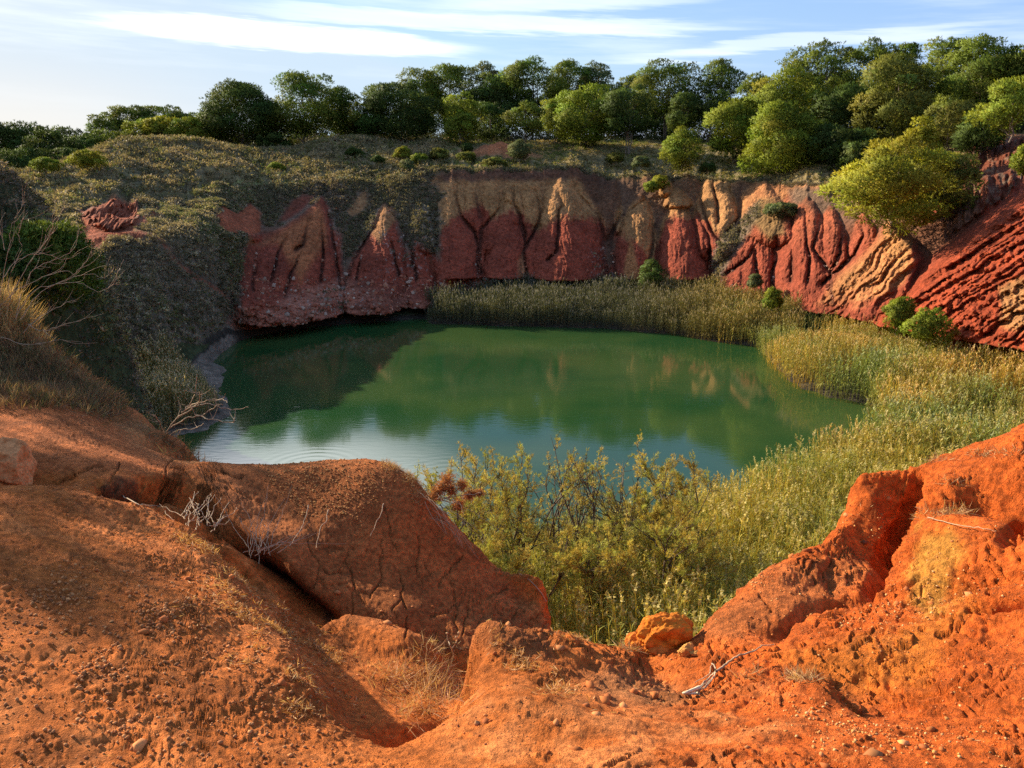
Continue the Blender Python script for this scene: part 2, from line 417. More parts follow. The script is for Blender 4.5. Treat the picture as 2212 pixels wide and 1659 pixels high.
# the gullies that part the cones
GUL = [[(988,394),(983,421),(996,466),(1026,503),(1032,533),(1035,590)],[(1030,398),(1030,428),(1037,469)],[(1097,434),(1064,466),(1039,496),(1036,526),(1041,590)],
 [(1097,434),(1120,458),(1127,496),(1137,526),(1131,541),(1139,600)],[(1112,402),(1109,436),(1124,473),(1135,507),(1134,533)],[(1157,413),(1169,458),(1157,496),(1139,526)],
 [(1206,421),(1217,443),(1206,466),(1204,533),(1184,556)],[(1236,398),(1259,432),(1289,462),(1302,496),(1305,548),(1313,609)],[(1397,430),(1349,462),(1322,496),(1320,533),(1330,600)],
 [(1416,439),(1422,469),(1412,496),(1410,533),(1397,590)],[(1446,439),(1424,473),(1414,500)],[(1495,436),(1517,481),(1536,514),(1532,556),(1536,600)],[(1499,379),(1514,439),(1536,496),(1559,514)],
 [(1566,368),(1604,402),(1600,458),(1574,496)],[(1536,368),(1544,421),(1551,477)],[(1742,457),(1740,509),(1750,549),(1746,600)],[(1774,465),(1766,501),(1758,533),(1774,556),(1794,584),(1800,640)],
 [(1818,489),(1814,541),(1794,584)],[(1675,509),(1679,564),(1667,588),(1669,640)],[(1632,525),(1620,549),(1568,588)],[(1711,537),(1707,600)],[(1857,469),(1865,509),(1845,549),(1778,604)],[(1632,533),(1640,600)],
 [(695,424),(712,466),(722,536),(737,620)],[(667,471),(655,526),(640,536)],[(620,509),(600,544),(585,600)],[(652,536),(632,581),(615,624)],[(825,451),(800,499),(765,561),(745,610)],
 [(840,506),(852,541),(860,590)],[(880,526),(892,546),(900,600)],[(785,541),(770,600)],[(560,530),(548,580),(545,620)],[(690,470),(696,540),(690,600)]]
gd = np.zeros_like(D)
for g_ in GUL:
    G_ = np.array(g_, float); bb = (PXf > G_[:, 0].min()-30) & (PXf < G_[:, 0].max()+30) & (PYf > G_[:, 1].min()-30) & (PYf < G_[:, 1].max()+30)
    d_, s_, t_ = line_dist(px_[bb], py_[bb], g_)
    gd[bb] = np.maximum(gd[bb], (0.35+0.65*np.clip(t_*1.6, 0, 1))*(0.65*np.exp(-(d_/3.2)**2)+0.35*np.exp(-(d_/10.0)**2)))
D = D-1.7*gd
# lower rocky band beside the water (left of the reeds)
rock = ss(PXf, 490, 530)*ss(PXf, 985, 940)*ss(PYf, 598+20*np.sin(PXf/45), 640)
D = D+rock*(1.8+1.3*fbm(px_/26, py_/20, 2.0, o=4))
D = D-2.2*blob(PXf, PYf, 868, 640, 22, 26)
band = ss(PXf, 950, 985)*ss(PXf, 1560, 1530)*ss(PYf, 592, 604)
D = D*(1-0.75*band)+band*1.0*fbm(px_/14, py_/9, 8.0, o=3)
D = D*oncliff
# right slope : long parallel spurs falling to the lower left
line_pts = [(1700,760),(1845,688),(1905,640),(1985,575),(2060,515),(2130,462),(2212,402),(2400,280),(2700,120)]
dl, sl, tl = line_dist(PXf+0.3*wob, PYf+0.3*wob, line_pts)
below = sl*dl
spur = ss(below, -3, 32)*ss(PXf, 1700, 1860)
q = (PXf*0.50+PYf*0.86)+13*fbm(PXf/120, PYf/120, 1.7, o=4)
alo = (PXf*0.86-PYf*0.50)
fan = 1+0.0006*(alo-1400)
rid = 1-np.abs(2*((q/fan/36.0) % 1.0)-1)
rid = rid**0.8
rid2 = 1-np.abs(fbm(q/17, alo/420, 0.4, o=3))*3.2
rs_mask = spur*ss(toe_py-PYf, 2, 30)
Dr = spur*5.0+rs_mask*(0.55*(rid-0.5)+0.85*(rid2-0.4)+0.9*fbm(px_/12, py_/12, o=3))
# fluted ochre spur left of it
fl_m = poly_mask(PXf+0.5*wob, PYf, [(1925,478),(1975,520),(1985,560),(1960,640),(1905,700),(1715,700),(1735,640),(1800,590),(1870,540)], soft=10)
q3 = (PXf*0.70+PYf*0.72)+26*fbm(PXf/75, PYf/75, 8.7, o=3)
rid3 = (1-np.abs(2*((q3/40.0) % 1.0)-1))
Df = fl_m*(3.6+0.7*(rid3**0.7-0.5)+1.3*fbm(q3/12, PYf/90, o=3)+0.5*fbm(px_/10, py_/10, 2., o=3))
D = np.maximum(D, np.maximum(Dr, Df)*ss(PYf, toe_py+3, toe_py-8)*(Rf > NR[0][:, None]-0.5)*inview*(Rf < NR[2][:, None]+14))
# dark scarp and gullies at the upper right
scp = ss(below, -2, -14)*ss(PXf, 2010, 2080)*inview*(Rf > 60)*(Rf < NR[3][:, None])
D = D+scp*(1.6*(1-np.abs(fbm(PXf/26, PYf/90, 3.0, o=3))*3)+0.5*fbm(PXf/9, PYf/14, 1.0, o=3))
hillgrain = ss(PYf, rim_py+6, rim_py-6)
D = D+oncliff*(0.38*fbm(Xf*0.7, Yf*0.7, Zf*0.9, o=5, gain=0.6)+0.14*fbm(Xf*3.5, Yf*3.5, Zf*3.5, o=2))
dark_slope = ss(PXf, 520, 480)
# little red gully on the left terrace
gul = (Rf > 70)*poly_mask(px_, py_, [(175,482),(212,455),(240,438),(272,440),(300,452),(306,480),(290,503),(240,515),(190,500)], soft=5)
qg = PXf*0.62+PYf*0.78+3*fbm(PXf/30, PYf/30, o=2)
D = D+gul*inview*(0.9+1.3*(1-2.6*np.abs(fbm(qg/8, (PXf-PYf)/70, 4.0, o=3))))
Rd = Rf-D
Xd = np.sin(TH)[:, None]*Rd; Yd = np.cos(TH)[:, None]*Rd
Zd = Zf+inview*(0.10*fbm(Xf*1.1, Yf*1.1, o=4)*ss(Zf, 0.1, 0.8))
Zd = Zd+inview*ss(PXf, 560, 470)*ss(Rf, 58, 66)*ss(Rf, 118, 104)*0.9*(1-2.2*np.abs(fbm(Xf*0.14, Yf*0.14, 9., o=3)))
Zd = Zd+inview*hillgrain*ss(Rf, 60, 90)*ss(Rf, 175, 150)*(0.22*fbm(Xf*0.9, Yf*0.9, 9., o=4))
# the small bare red mound on the plateau
mb = poly_mask(PXf+2*fbm(PXf/9, PYf/9, o=2), PYf, [(1018,322),(1040,310),(1062,299),(1090,298),(1120,306),(1165,318),(1180,330),(1020,334)], soft=8)*(Rf > 110)*(Rf < 124)
c1 = at(1082, 318, 116)
dd = np.hypot((Xf-c1[0])/4.3, (Yf-c1[1])/3.0)
Zd = Zd+1.35*np.clip(1-dd, 0, 1)**0.8*(1+0.3*fbm(Xf*1.5, Yf*0.5, o=3))

Zd = Zd+inview*1.25*fbm(PXf/42, 0*PXf, 12.0, o=4, gain=0.6)*ss(PYf, rim_py+40, rim_py)*ss(PYf, rim_py-60, rim_py-15)
# ---- colours of the far ground (albedo)
RED = np.array([0.285, 0.064, 0.032]); OCH = np.array([0.41, 0.20, 0.075]); BRN = np.array([0.12, 0.055, 0.03])
VEG = np.array([0.18, 0.145, 0.085]); DVEG = np.array([0.19, 0.145, 0.095]); GRN = np.array([0.25, 0.235, 0.085])
DRY = np.array([0.27, 0.20, 0.085]); PINK = np.array([0.40, 0.155, 0.09]); STN = np.array([0.42, 0.38, 0.33]); MUD_SHADE = np.array([0.055, 0.045, 0.032])
nA = fbm(PXf/22, PYf/14, 1.1, o=4); nB = fbm(PXf/70, PYf/40, 6.1, o=3); nC = fbm(PXf/7, PYf/6, 3.0, o=3)
colf = np.empty(Zf.shape+(3,), np.float32); colf[:] = RED
yb = np.interp(PXf, [500,560,640,690,740,800,830,900,950,975,1000,1045,1060,1095,1130,1160,1200,1235,1260,1310,1330,1380,1410,1440,1470,1530,1545,1620,1640,1700,1800,1900,1925,1960,2000,2212],
                    [480,480,470,530,470,480,490,430,500,470,460,440,470,452,460,500,468,460,466,480,500,520,560,470,462,470,500,500,440,420,430,440,560,560,440,330])
och = ss(py_+17*nA+3*nC+12*fbm(PXf/7, PYf/70, 9.0, o=3), yb+12, yb-10)
colf = lerp3(colf, OCH, och)
colf = lerp3(colf, OCH*[1.0,.86,.8], 0.9*poly_mask(px_, py_, [(1362,510),(1378,560),(1386,620),(1352,625),(1350,570)], soft=4))
colf = lerp3(colf, OCH*[.9,.95,1.0], 0.55*poly_mask(px_, py_, [(1128,540),(1142,600),(1120,610),(1118,560)], soft=6))
colf = lerp3(colf, [0.44,0.15,0.06], 0.8*ss(PXf, 1560, 1640)*ss(PXf, 1960, 1900)*ss(PYf, 560, 430)*(0.6+0.4*nA))
colf = lerp3(colf, [0.50,0.23,0.085], poly_mask(px_, py_, [(1925,478),(1960,520),(1975,560),(1950,600),(1850,655),(1790,650),(1760,650),(1810,590),(1880,535)], soft=10)*ss(PYf+30*nA+10*nC, 668, 610)*(0.75+0.4*nB))
colf = lerp3(colf, [0.33,0.062,0.024], ss(below, 0, 25)*ss(PXf, 1750, 1860))
colf = lerp3(colf, [0.17,0.050,0.026], ss(below, -2, -12)*ss(PXf, 2030, 2100)*ss(PYf+8*nA, 285, 300))  # deep red scarp, its shade painted in as a darker tone
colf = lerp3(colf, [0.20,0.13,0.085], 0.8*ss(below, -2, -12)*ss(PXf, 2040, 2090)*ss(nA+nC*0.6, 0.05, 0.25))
colf = lerp3(colf, OCH, 0.9*poly_mask(px_, py_, [(2160,600),(2212,580),(2260,640),(2212,690),(2165,680)], soft=8))
# soil band under the rim
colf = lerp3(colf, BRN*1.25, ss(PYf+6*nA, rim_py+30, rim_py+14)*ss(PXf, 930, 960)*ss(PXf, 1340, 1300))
V = lambda poly, c, s=6, k=1.0: None
lw_ = ss(PXf, 600, 480)
pxl = px_+lw_*(14*nA+9*nC); pyl = py_+lw_*(8*nA+7*nC)
def paint(poly, c, k=1.0, soft=6, px=None, py=None):
    global colf
    colf = lerp3(colf, c, np.clip(k*poly_mask(pxl, pyl, poly, soft=soft), 0, 1))
leftslope = ss(px_, 540, 520)
colf = lerp3(colf, DVEG, np.maximum(leftslope, ss(px_+26*nA+30*nB+8*nC, 962, 940)*ss(py_, 520, 480)))
paint([(520,655),(525,560),(545,520),(600,498),(640,470),(680,436),(695,422),(712,450),(726,520),(740,600),(745,660)], RED)
paint([(560,530),(640,478),(686,440),(700,470),(705,520),(670,560),(650,600),(630,560),(600,520)], [0.46,0.16,0.055], 0.75, 12)
paint([(600,480),(625,437),(655,418),(676,425),(660,445),(622,475)], RED*1.05, 0.9)
paint([(468,502),(472,472),(492,460),(508,468),(520,458),(545,443),(566,460),(566,500),(495,512)], [0.42,0.11,0.045], 0.95, 4)
paint([(745,600),(770,535),(800,490),(826,440),(850,452),(862,480),(885,520),(935,560),(955,620),(955,700),(740,700)], RED)
paint([(800,500),(826,440),(850,452),(856,475),(830,500),(815,520)], OCH, 0.85, 6)
paint([(753,455),(770,425),(795,412),(795,440),(778,460),(758,470)], OCH, 0.9, 5)
paint([(740,470),(770,470),(800,450),(800,500),(770,545),(745,600),(738,540)], DVEG, 0.95, 8)
paint([(855,460),(900,460),(945,440),(950,560),(900,520),(880,545),(862,500)], DVEG, 0.9, 8)
paint([(495,715),(505,668),(560,655),(640,612),(740,598),(830,615),(955,650),(955,715)], PINK, 0.85, 10)
paint([(770,600),(840,600),(900,610),(920,680),(800,690),(765,650)], [0.2,0.06,0.035], 0.6, 12)
paint([(1250,372),(1312,326),(1345,395),(1333,450),(1328,570),(1312,575),(1306,480),(1262,410)], BRN, 0.9, 7)
paint([(1340,395),(1420,400),(1410,425),(1330,450)], BRN*1.3, 0.8, 8)
paint([(1602,470),(1642,430),(1645,460),(1575,560),(1548,620),(1535,560),(1560,500)], DVEG, 0.9, 7)
paint([(1640,430),(1690,430),(1695,500),(1660,515),(1630,480)], GRN*0.7, 0.6, 9)
paint([(1700,408),(1830,412),(1850,450),(1760,455),(1710,430)], BRN*1.2, 0.7, 8)
paint([(1960,480),(2110,440),(2120,470),(2050,525),(2000,560),(1975,525)], BRN*1.6, 0.9, 9)
paint([(1925,478),(1985,470),(1985,520),(1950,510)], BRN*2, 0.6, 9)
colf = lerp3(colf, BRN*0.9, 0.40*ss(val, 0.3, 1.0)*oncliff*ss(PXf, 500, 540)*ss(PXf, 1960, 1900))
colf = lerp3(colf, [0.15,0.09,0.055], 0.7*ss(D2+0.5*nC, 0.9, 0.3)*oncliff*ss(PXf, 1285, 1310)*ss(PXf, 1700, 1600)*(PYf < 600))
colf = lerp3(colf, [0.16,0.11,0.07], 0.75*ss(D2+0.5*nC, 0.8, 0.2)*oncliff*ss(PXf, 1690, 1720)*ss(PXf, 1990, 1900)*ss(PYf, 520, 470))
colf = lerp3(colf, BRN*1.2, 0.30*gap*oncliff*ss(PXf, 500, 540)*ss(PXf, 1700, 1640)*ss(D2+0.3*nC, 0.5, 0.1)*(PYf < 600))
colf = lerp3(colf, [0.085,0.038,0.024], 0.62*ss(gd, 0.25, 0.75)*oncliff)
# stones
stones = ss(fbm(PXf/6, PYf/6, 4.4, o=2), 0.22, 0.34)
stones_m = np.zeros_like(D)
for (cx, cy, rx, ry) in [(728,470,14,45),(900,460,18,30),(935,490,10,30),(560,415,14,8),(553,420,10,14),(440,570,10,12),(1290,560,16,30),(1548,560,12,30),(1320,600,16,20),(720,640,60,30),(880,520,50,60)]:
    stones_m = np.maximum(stones_m, stones*np.clip(blob(PXf, PYf, cx, cy, rx, ry)*2, 0, 1))
    colf = lerp3(colf, STN*[1,.95,.9], 0.6*stones*np.clip(blob(PXf, PYf, cx, cy, rx, ry)*2, 0, 1)*(Rf > 60))
# plateau and hill above the rim
up = ss(PYf+4*nC, rim_py+3, rim_py-3)*ss(PXf, 2090, 2050)
hill = lerp3(np.broadcast_to(VEG, colf.shape), DRY, np.clip(0.5+1.1*nA+0.5*nB+0.3*ss(PXf, 700, 1100), 0, 1))
hill = lerp3(hill, GRN*0.7, np.clip(-1.2*nB+0.6*nC-0.05, 0, 1))
colf = colf*(1-up[..., None])+hill*up[..., None]
green_lit_rim = ss(np.abs(PYf-(rim_py-6)+4*nC), 9, 3)*ss(PXf, 380, 470)*ss(PXf, 900, 840)
colf = lerp3(colf, GRN*1.15, green_lit_rim)  # grassy terrace lip, brightened in colour to read as a sunlit edge
paint([(820,385),(870,345),(1000,330),(1250,330),(1240,360),(1000,362),(900,380)], DRY*1.1, 0.55, 12)
paint([(245,525),(285,505),(300,528),(272,541)], GRN*1.3, 0.9, 4)
paint([(302,512),(362,470),(468,413),(482,425),(405,468),(352,500),(430,514),(540,516),(545,524),(430,537),(300,531)], GRN*[1.0,.9,.8], 0.6, 12)
paint([(175,482),(212,455),(240,438),(272,440),(300,452),(306,480),(292,500),(330,480),(350,466),(345,482),(300,510),(290,520),(340,526),(300,540),(270,534),(195,555),(178,530)], [0.34,0.085,0.036], 0.95, 7)
dlp, _, _ = line_dist(px_, py_, [(330,522),(352,545),(375,578),(398,602),(432,623),(482,645),(535,670)])
colf = lerp3(colf, [0.27,0.11,0.06], ss(dlp+5*nC, 9, 2)*(Rf < 100)*(PYf > 510))
colf = lerp3(colf, [0.50,0.17,0.07], np.clip(1.4-dd, 0, 1)**0.5*(dd < 1.4))
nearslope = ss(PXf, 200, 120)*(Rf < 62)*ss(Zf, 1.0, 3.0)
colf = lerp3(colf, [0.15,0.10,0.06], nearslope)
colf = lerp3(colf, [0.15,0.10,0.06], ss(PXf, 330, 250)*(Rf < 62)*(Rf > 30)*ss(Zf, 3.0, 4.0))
colf = lerp3(colf, [0.22,0.17,0.07], ((Rf > NR[4][:, None]-4)*1.0))
lowz = ss(Zf, 1.2, 0.6)*(Rf < NR[0][:, None]-1)
colf = lerp3(colf, MUD_SHADE, lowz)  # shore mud, its colour darkened to carry the shadow beneath the reeds
colf = lerp3(colf, [0.34,0.26,0.185], ss(Zf+0.12*nC, 0.30, 0.12)*(0.55+0.6*nA)*(Rf < NR[0][:, None]-1)*ss(PXf, 520, 500))
colf = lerp3(colf, [0.07,0.08,0.03], ss(Zf, 0.25, 0.5)*(Rf < NR[0][:, None]-2))
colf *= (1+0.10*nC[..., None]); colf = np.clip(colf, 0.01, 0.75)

def sheet(name, X, Y, Z, colr, mat, j0, j1, label=None, kind='structure'):
    """columns are azimuths, rows run outwards"""
    nc = X.shape[0]
    Vv = np.stack([X[:, j0:j1], Y[:, j0:j1], Z[:, j0:j1]], -1).transpose(1, 0, 2)
    cc = colr[:, j0:j1].transpose(1, 0, 2)
    fq = grid_faces(j1-j0, nc)
    o = make_mesh(name, Vv, fq, None, cc, mat); tag(o, label, None, None, kind); return o
# split the sheet : lake floor and banks / quarry cliffs / plateau
jt = int(np.median(np.argmax(Rf[22:-22] > NR[0][22:-22, None]-0.6, axis=1)))
# rows differ per column : split by face masks instead
nc = Xf.shape[0]; nrw = Xf.shape[1]
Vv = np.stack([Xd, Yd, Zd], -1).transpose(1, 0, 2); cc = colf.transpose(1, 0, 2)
Rt = Rf.T; toeR = NR[0][None, :]; rimR = NR[2][None, :]
reg = np.where(Rt < toeR-0.6, 0, np.where(Rt < rimR+0.5, 1, 2))[:-1, :-1]
regpx = PXf.T[:-1, :-1]
for idx, nm, lb in ((0, 'lake_shore_ground', 'low muddy ground around and under the green lake'),
                    (1, 'quarry_cliff', 'eroded red and ochre bauxite cliffs ringing the lake'),
                    (2, 'hill', 'scrub covered plateau and hill above the cliffs')):
    keep = reg == idx
    f = grid_faces(nrw, nc, keep)
    used, inv = np.unique(f.ravel(), return_inverse=True)
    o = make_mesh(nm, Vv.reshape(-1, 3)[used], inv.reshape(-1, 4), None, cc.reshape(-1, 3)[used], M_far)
    tag(o, lb, None, None, 'structure')

# ------------------------------------------------------------------ water
m, t, out = mat_new('lake_water')
v = t.new('ShaderNodeTexCoord').outputs['Object']
mp = t.new('ShaderNodeMapping'); t.l.new(v, mp.inputs[0]); mp.inputs['Scale'].default_value = (0.7, 2.2, 1)
h1 = t.noise(mp.outputs[0], 1.6, 3.0, 0.5)
calm = t.ramp(t.noise(v, 0.05, 2.0), 0.40, 0.62, 0.15, 1.0)
# faint rings spreading from two points
sepv = t.new('ShaderNodeSeparateXYZ'); t.l.new(v, sepv.inputs[0])
def ring(cx, cy, rmax):
    dx = t.math('SUBTRACT', sepv.outputs[0], cx); dy = t.math('SUBTRACT', sepv.outputs[1], cy)
    d = t.math('SQRT', t.math('ADD', t.math('MULTIPLY', dx, dx), t.math('MULTIPLY', dy, dy)))
    return t.math('MULTIPLY', t.math('SINE', t.math('MULTIPLY', d, 11.0)), t.ramp(d, rmax, rmax*0.4))
ra = at(660, 955, 45); rb = at(1010, 975, 45)
rings = t.math('ADD', ring(-10.2, 41.0, 3.6), ring(-3.0, 39.5, 3.6))
hh = t.math('ADD', t.math('MULTIPLY', h1, t.math('MULTIPLY', calm, 1.0)), t.math('MULTIPLY', rings, 0.10))
bmp = t.new('ShaderNodeBump', i_Strength=0.30, i_Distance=0.02); t.l.new(hh, bmp.inputs['Height'])
patch = t.noise(v, 0.09, 3.0, 0.5)
c = t.mix(t.ramp(patch, 0.35, 0.65), (0.015, 0.056, 0.016), (0.040, 0.076, 0.020))
p = t.new('ShaderNodeBsdfPrincipled', i_Roughness=0.06, i_IOR=1.33); t.l.new(c, p.inputs['Base Color']); t.l.new(bmp.outputs[0], p.inputs['Normal'])
t.l.new(p.outputs[0], out.inputs[0])
M_water = m
ctr = LP.mean(0); big = (LP-ctr)*1.06+ctr
wv = [(ctr[0], ctr[1], 0.02)]+[(a, b, 0.02) for a, b in big]
wf = [(0, i+1, (i+1) % len(big)+1) for i in range(len(big))]
# orientation up
wo_ = make_mesh('lake_water', wv, None, [(a, c_, b) for a, b, c_ in wf], None, M_water, smooth=False)
tag(wo_, 'calm green lake water', None, None, 'structure')
# ------------------------------------------------------------------ the near bank : height interpolated through surveyed points
PTS = []
def addz(lst, step=40):
    """polyline of (px,py,z) ; the distance follows from the height"""
    L = np.array(lst, float)
    for i in range(len(L)-1):
        n = max(1, int(np.hypot(*(L[i+1]-L[i])[:2])//step))
        for k in range(n):
            q = L[i]+(L[i+1]-L[i])*k/n; _addz(*q)
    _addz(*L[-1])
def _addz(px, py, z):
    a, te = pix_te(px, py); PTS.append((float(a), (z-CAMZ)/float(te), z))
def addr(lst, step=40, dr=0.0, dz=0.0):
    L = np.array(lst, float)
    out = []
    for i in range(len(L)-1):
        n = max(1, int(np.hypot(*(L[i+1]-L[i])[:2])//step))
        for k in range(n): out.append(L[i]+(L[i+1]-L[i])*k/n)
    out.append(L[-1])
    for (px, py, r) in out:
        a, te = pix_te(px, py); PTS.append((float(a), r+dr, CAMZ+r*float(te)+dz))
for a in np.radians(np.arange(-180, 181, 12)):
    PTS.append((a, 0.9, 13.42))
    if abs(a) > math.radians(45):
        for r in (3.0, 8.0): PTS.append((a, r, 13.45+0.1*math.sin(5*a)))
for a in (-0.75, -0.6, -0.4, -0.2, 0, .2, .4, .6, .75): PTS.append((a, 1.4, 13.42))
# ground at the feet
addz([(-150,1700,13.38),(400,1700,13.33),(900,1700,13.32),(1400,1700,13.38),(1800,1690,13.40),(2400,1690,13.42)], 150)
# left slab surface
addz([(-100,1500,13.40),(200,1500,13.36),(400,1500,13.32),(600,1530,13.24)], 120)
addz([(-100,1350,13.42),(150,1350,13.40),(350,1350,13.32),(520,1390,13.22)], 100)
addz([(-150,1200,13.45),(0,1210,13.43),(200,1230,13.37),(380,1240,13.22)], 90)
addz([(-100,1100,13.50),(60,1110,13.44),(200,1120,13.30),(320,1150,13.18)], 80)
# slab edge (upper lip) then drop just beyond it
E1 = [(115,1056,13.28),(200,1068,13.22),(300,1090,13.16),(370,1128,13.10),(415,1142,13.05),(460,1190,13.0),(500,1240,13.0),(575,1326,13.0),(625,1380,13.03),(660,1420,13.06),
      (682,1476,13.07),(728,1552,13.08),(778,1596,13.12),(852,1608,13.14),(925,1576,13.12),(985,1530,13.08)]
addz(E1, 28)
E1d = []
for (px, py, z) in E1[4:]:
    a, te = pix_te(px, py); r = (z-CAMZ)/float(te); E1d.append((a, r, z))
for i, (a, r, z) in enumerate(E1d): PTS.append((float(a)+0.004, r*1.05, z-0.16)); PTS.append((float(a)+0.008, r*1.12, z-(0.34 if i < 9 else 0.42)))
# mid slab between lip and crevice
addz([(480,1150,12.88),(565,1202,12.74),(650,1298,12.52),(740,1335,12.40),(825,1352,12.34),(900,1385,12.32),(950,1409,12.32)], 30)
addz([(600,1290,12.66),(700,1370,12.50),(800,1420,12.44),(900,1450,12.42)], 40)
addz([(700,1450,12.58),(780,1500,12.52),(860,1510,12.46),(930,1500,12.46)], 40)
addz([(770,1560,12.66),(830,1578,12.62),(890,1560,12.58),(945,1525,12.5)], 40)
# crevice floor : hidden, deep
for (px, py, r, z) in [(230,1052,5.6,12.3),(300,1062,5.9,12.0),(370,1085,6.0,11.8),(440,1120,6.0,11.5),(500,1150,5.9,11.3),(560,1190,5.75,11.0),(620,1245,5.6,10.9),(680,1300,5.4,10.9),
                       (740,1330,5.3,10.9),(820,1345,5.25,10.9),(900,1375,5.2,11.0),(960,1400,5.2,11.0)]:
    a, te = pix_te(px, py); PTS.append((float(a), r, z))
# mound face and crest
addr([(250,1038,6.6),(330,1045,6.8),(400,1050,7.0),(470,1080,6.9),(520,1120,6.7),(570,1160,6.45),(620,1230,6.2),(690,1300,6.0),(760,1335,5.85),(850,1350,5.75),(950,1390,5.7),(1010,1400,5.65)], 40)
CR = [(420,996,7.9),(500,1003,7.8),(600,1003,7.7),(700,993,7.6),(780,989,7.45),(830,998,7.35),(862,1012,7.2),(900,1040,7.1),(940,1090,7.0),(1000,1152,6.9),(1080,1232,6.7),(1150,1300,6.5),(1190,1342,6.3)]
addr(CR, 30)
addr(CR, 45, 0.35, -0.30); addr(CR, 45, 0.9, -1.3); addr(CR, 60, 2.2, -4.2); addr(CR, 80, 4.2, -7.4)
addr([(450,1030,7.4),(560,1060,7.2),(680,1050,7.15),(780,1040,7.05),(850,1050,6.98)], 50)
addr([(600,1130,6.8),(700,1120,6.75),(800,1110,6.75),(880,1110,6.75),(940,1150,6.72)], 50)
addr([(680,1210,6.35),(780,1210,6.38),(880,1210,6.42),(980,1230,6.45),(1060,1280,6.35)], 50)
addr([(760,1280,6.05),(880,1290,6.05),(1000,1310,6.1),(1100,1340,6.1),(1160,1370,6.05)], 50)
addr([(1195,1375,6.0),(1180,1420,5.7)], 40)
# left bank : smooth bulge, ochre face and grassy crest
addr([(100,1042,6.9),(160,1050,6.7),(230,1040,6.5)], 40)
addr([(-150,1020,6.6),(0,1000,7.2),(80,990,7.2),(160,1000,7.0),(260,1010,7.0),(350,1020,7.1)], 50)
addr([(-150,940,8.2),(0,910,8.4),(100,915,8.2),(200,950,7.9),(300,985,7.7),(380,1002,7.7)], 50)
addr([(-150,860,9.6),(0,838,9.7),(90,858,9.2),(170,895,8.8),(250,940,8.4),(330,975,8.1),(420,996,7.9)], 50)
addr([(200,870,9.6),(260,905,9.3),(330,950,8.9),(400,985,8.4)], 40)
GC = [(-400,580,13.0),(-150,630,12.6),(0,688,12.3),(60,718,11.9),(130,768,11.3),(200,826,10.8),(240,862,10.4),(300,903,9.9),(350,940,9.4),(400,968,9.0),(455,994,8.4)]
addr(GC, 40)
addr([(-150,760,10.9),(0,775,10.9),(80,810,10.4),(150,852,10.0)], 60)
addr(GC, 60, 0.5, -0.5); addr(GC, 80, 1.6, -2.4); addr(GC, 90, 3.4, -5.5)
# centre hump
addz([(1004,1432,12.96),(1010,1400,12.96),(1050,1385,12.98),(1100,1372,13.0),(1160,1360,13.02),(1220,1361,13.02),(1262,1386,12.97),(1300,1402,12.92),(1340,1414,12.86)], 25)
addz([(1008,1440,12.98),(1012,1470,13.02),(1005,1510,13.08),(985,1535,13.09)], 25)
for (px, py, z) in [(1004,1432,12.96),(1012,1470,13.02),(1000,1510,13.05)]:
    a, te = pix_te(px, py); r = (z-CAMZ)/float(te); PTS.append((float(a)-0.010, r*1.03, z-0.30)); PTS.append((float(a)-0.022, r*1.06, z-0.48))
for (px, py, z) in [(1050,1385,12.98),(1100,1372,13.0),(1160,1360,13.02),(1220,1361,13.02),(1262,1386,12.97)]:
    a, te = pix_te(px, py); r = (z-CAMZ)/float(te)
    PTS.append((float(a), r+0.12, z-0.12)); PTS.append((float(a), r+0.45, z-0.75))
    if px > 1200:
        PTS.append((float(a), r+1.3, z-2.4)); PTS.append((float(a), r+3.4, z-6.5)); PTS.append((float(a), r+7, z-9.5))
    else: PTS.append((float(a), r+1.0, 11.4))
addz([(1060,1440,13.1),(1180,1440,13.12),(1280,1440,13.04),(1340,1445,12.96)], 50)
addz([(1060,1540,13.22),(1250,1540,13.24),(1400,1545,13.18),(1550,1550,13.2)], 70)
addz([(1000,1620,13.26),(1300,1620,13.30),(1600,1620,13.32),(1900,1625,13.36)], 120)
# shadowed valley right of the hump, the notch behind it
addz([(1345,1428,12.83),(1400,1462,12.82),(1440,1480,12.86),(1478,1500,12.94),(1500,1530,13.08)], 25)
addz([(1345,1404,12.80),(1400,1425,12.78),(1460,1455,12.84),(1540,1480,12.98)], 40)
addz([(1330,1400,12.74),(1380,1396,12.74),(1440,1392,12.76),(1500,1368,12.80)], 40)
RS = [(1340,1402,12.72),(1400,1396,12.72),(1450,1385,12.72),(1500,1368,12.78),(1540,1338,12.80),(1570,1312,12.80),(1640,1252,12.83),(1700,1212,12.86),(1750,1182,12.9),(1800,1140,12.93),(1828,1112,12.96),
      (1832,1080,13.02),(1836,1045,13.08),(1842,1022,13.14),(1870,1014,13.18),(1910,1010,13.19),(1960,1008,13.2),(2000,1001,13.22),(2060,992,13.24),(2120,978,13.28),(2212,955,13.34),(2400,900,13.5)]
addz(RS, 25)
for i, (px, py, z) in enumerate(RS):
    a, te = pix_te(px, py); r = (z-CAMZ)/float(te)
    f = 1.0
    PTS.append((float(a), r+0.10, z-0.14)); PTS.append((float(a), r+0.5, z-0.9)); PTS.append((float(a), r+1.4, z-2.6)); PTS.append((float(a), r+3.6, z-6.4)); PTS.append((float(a), r+6.5, z-9.5))
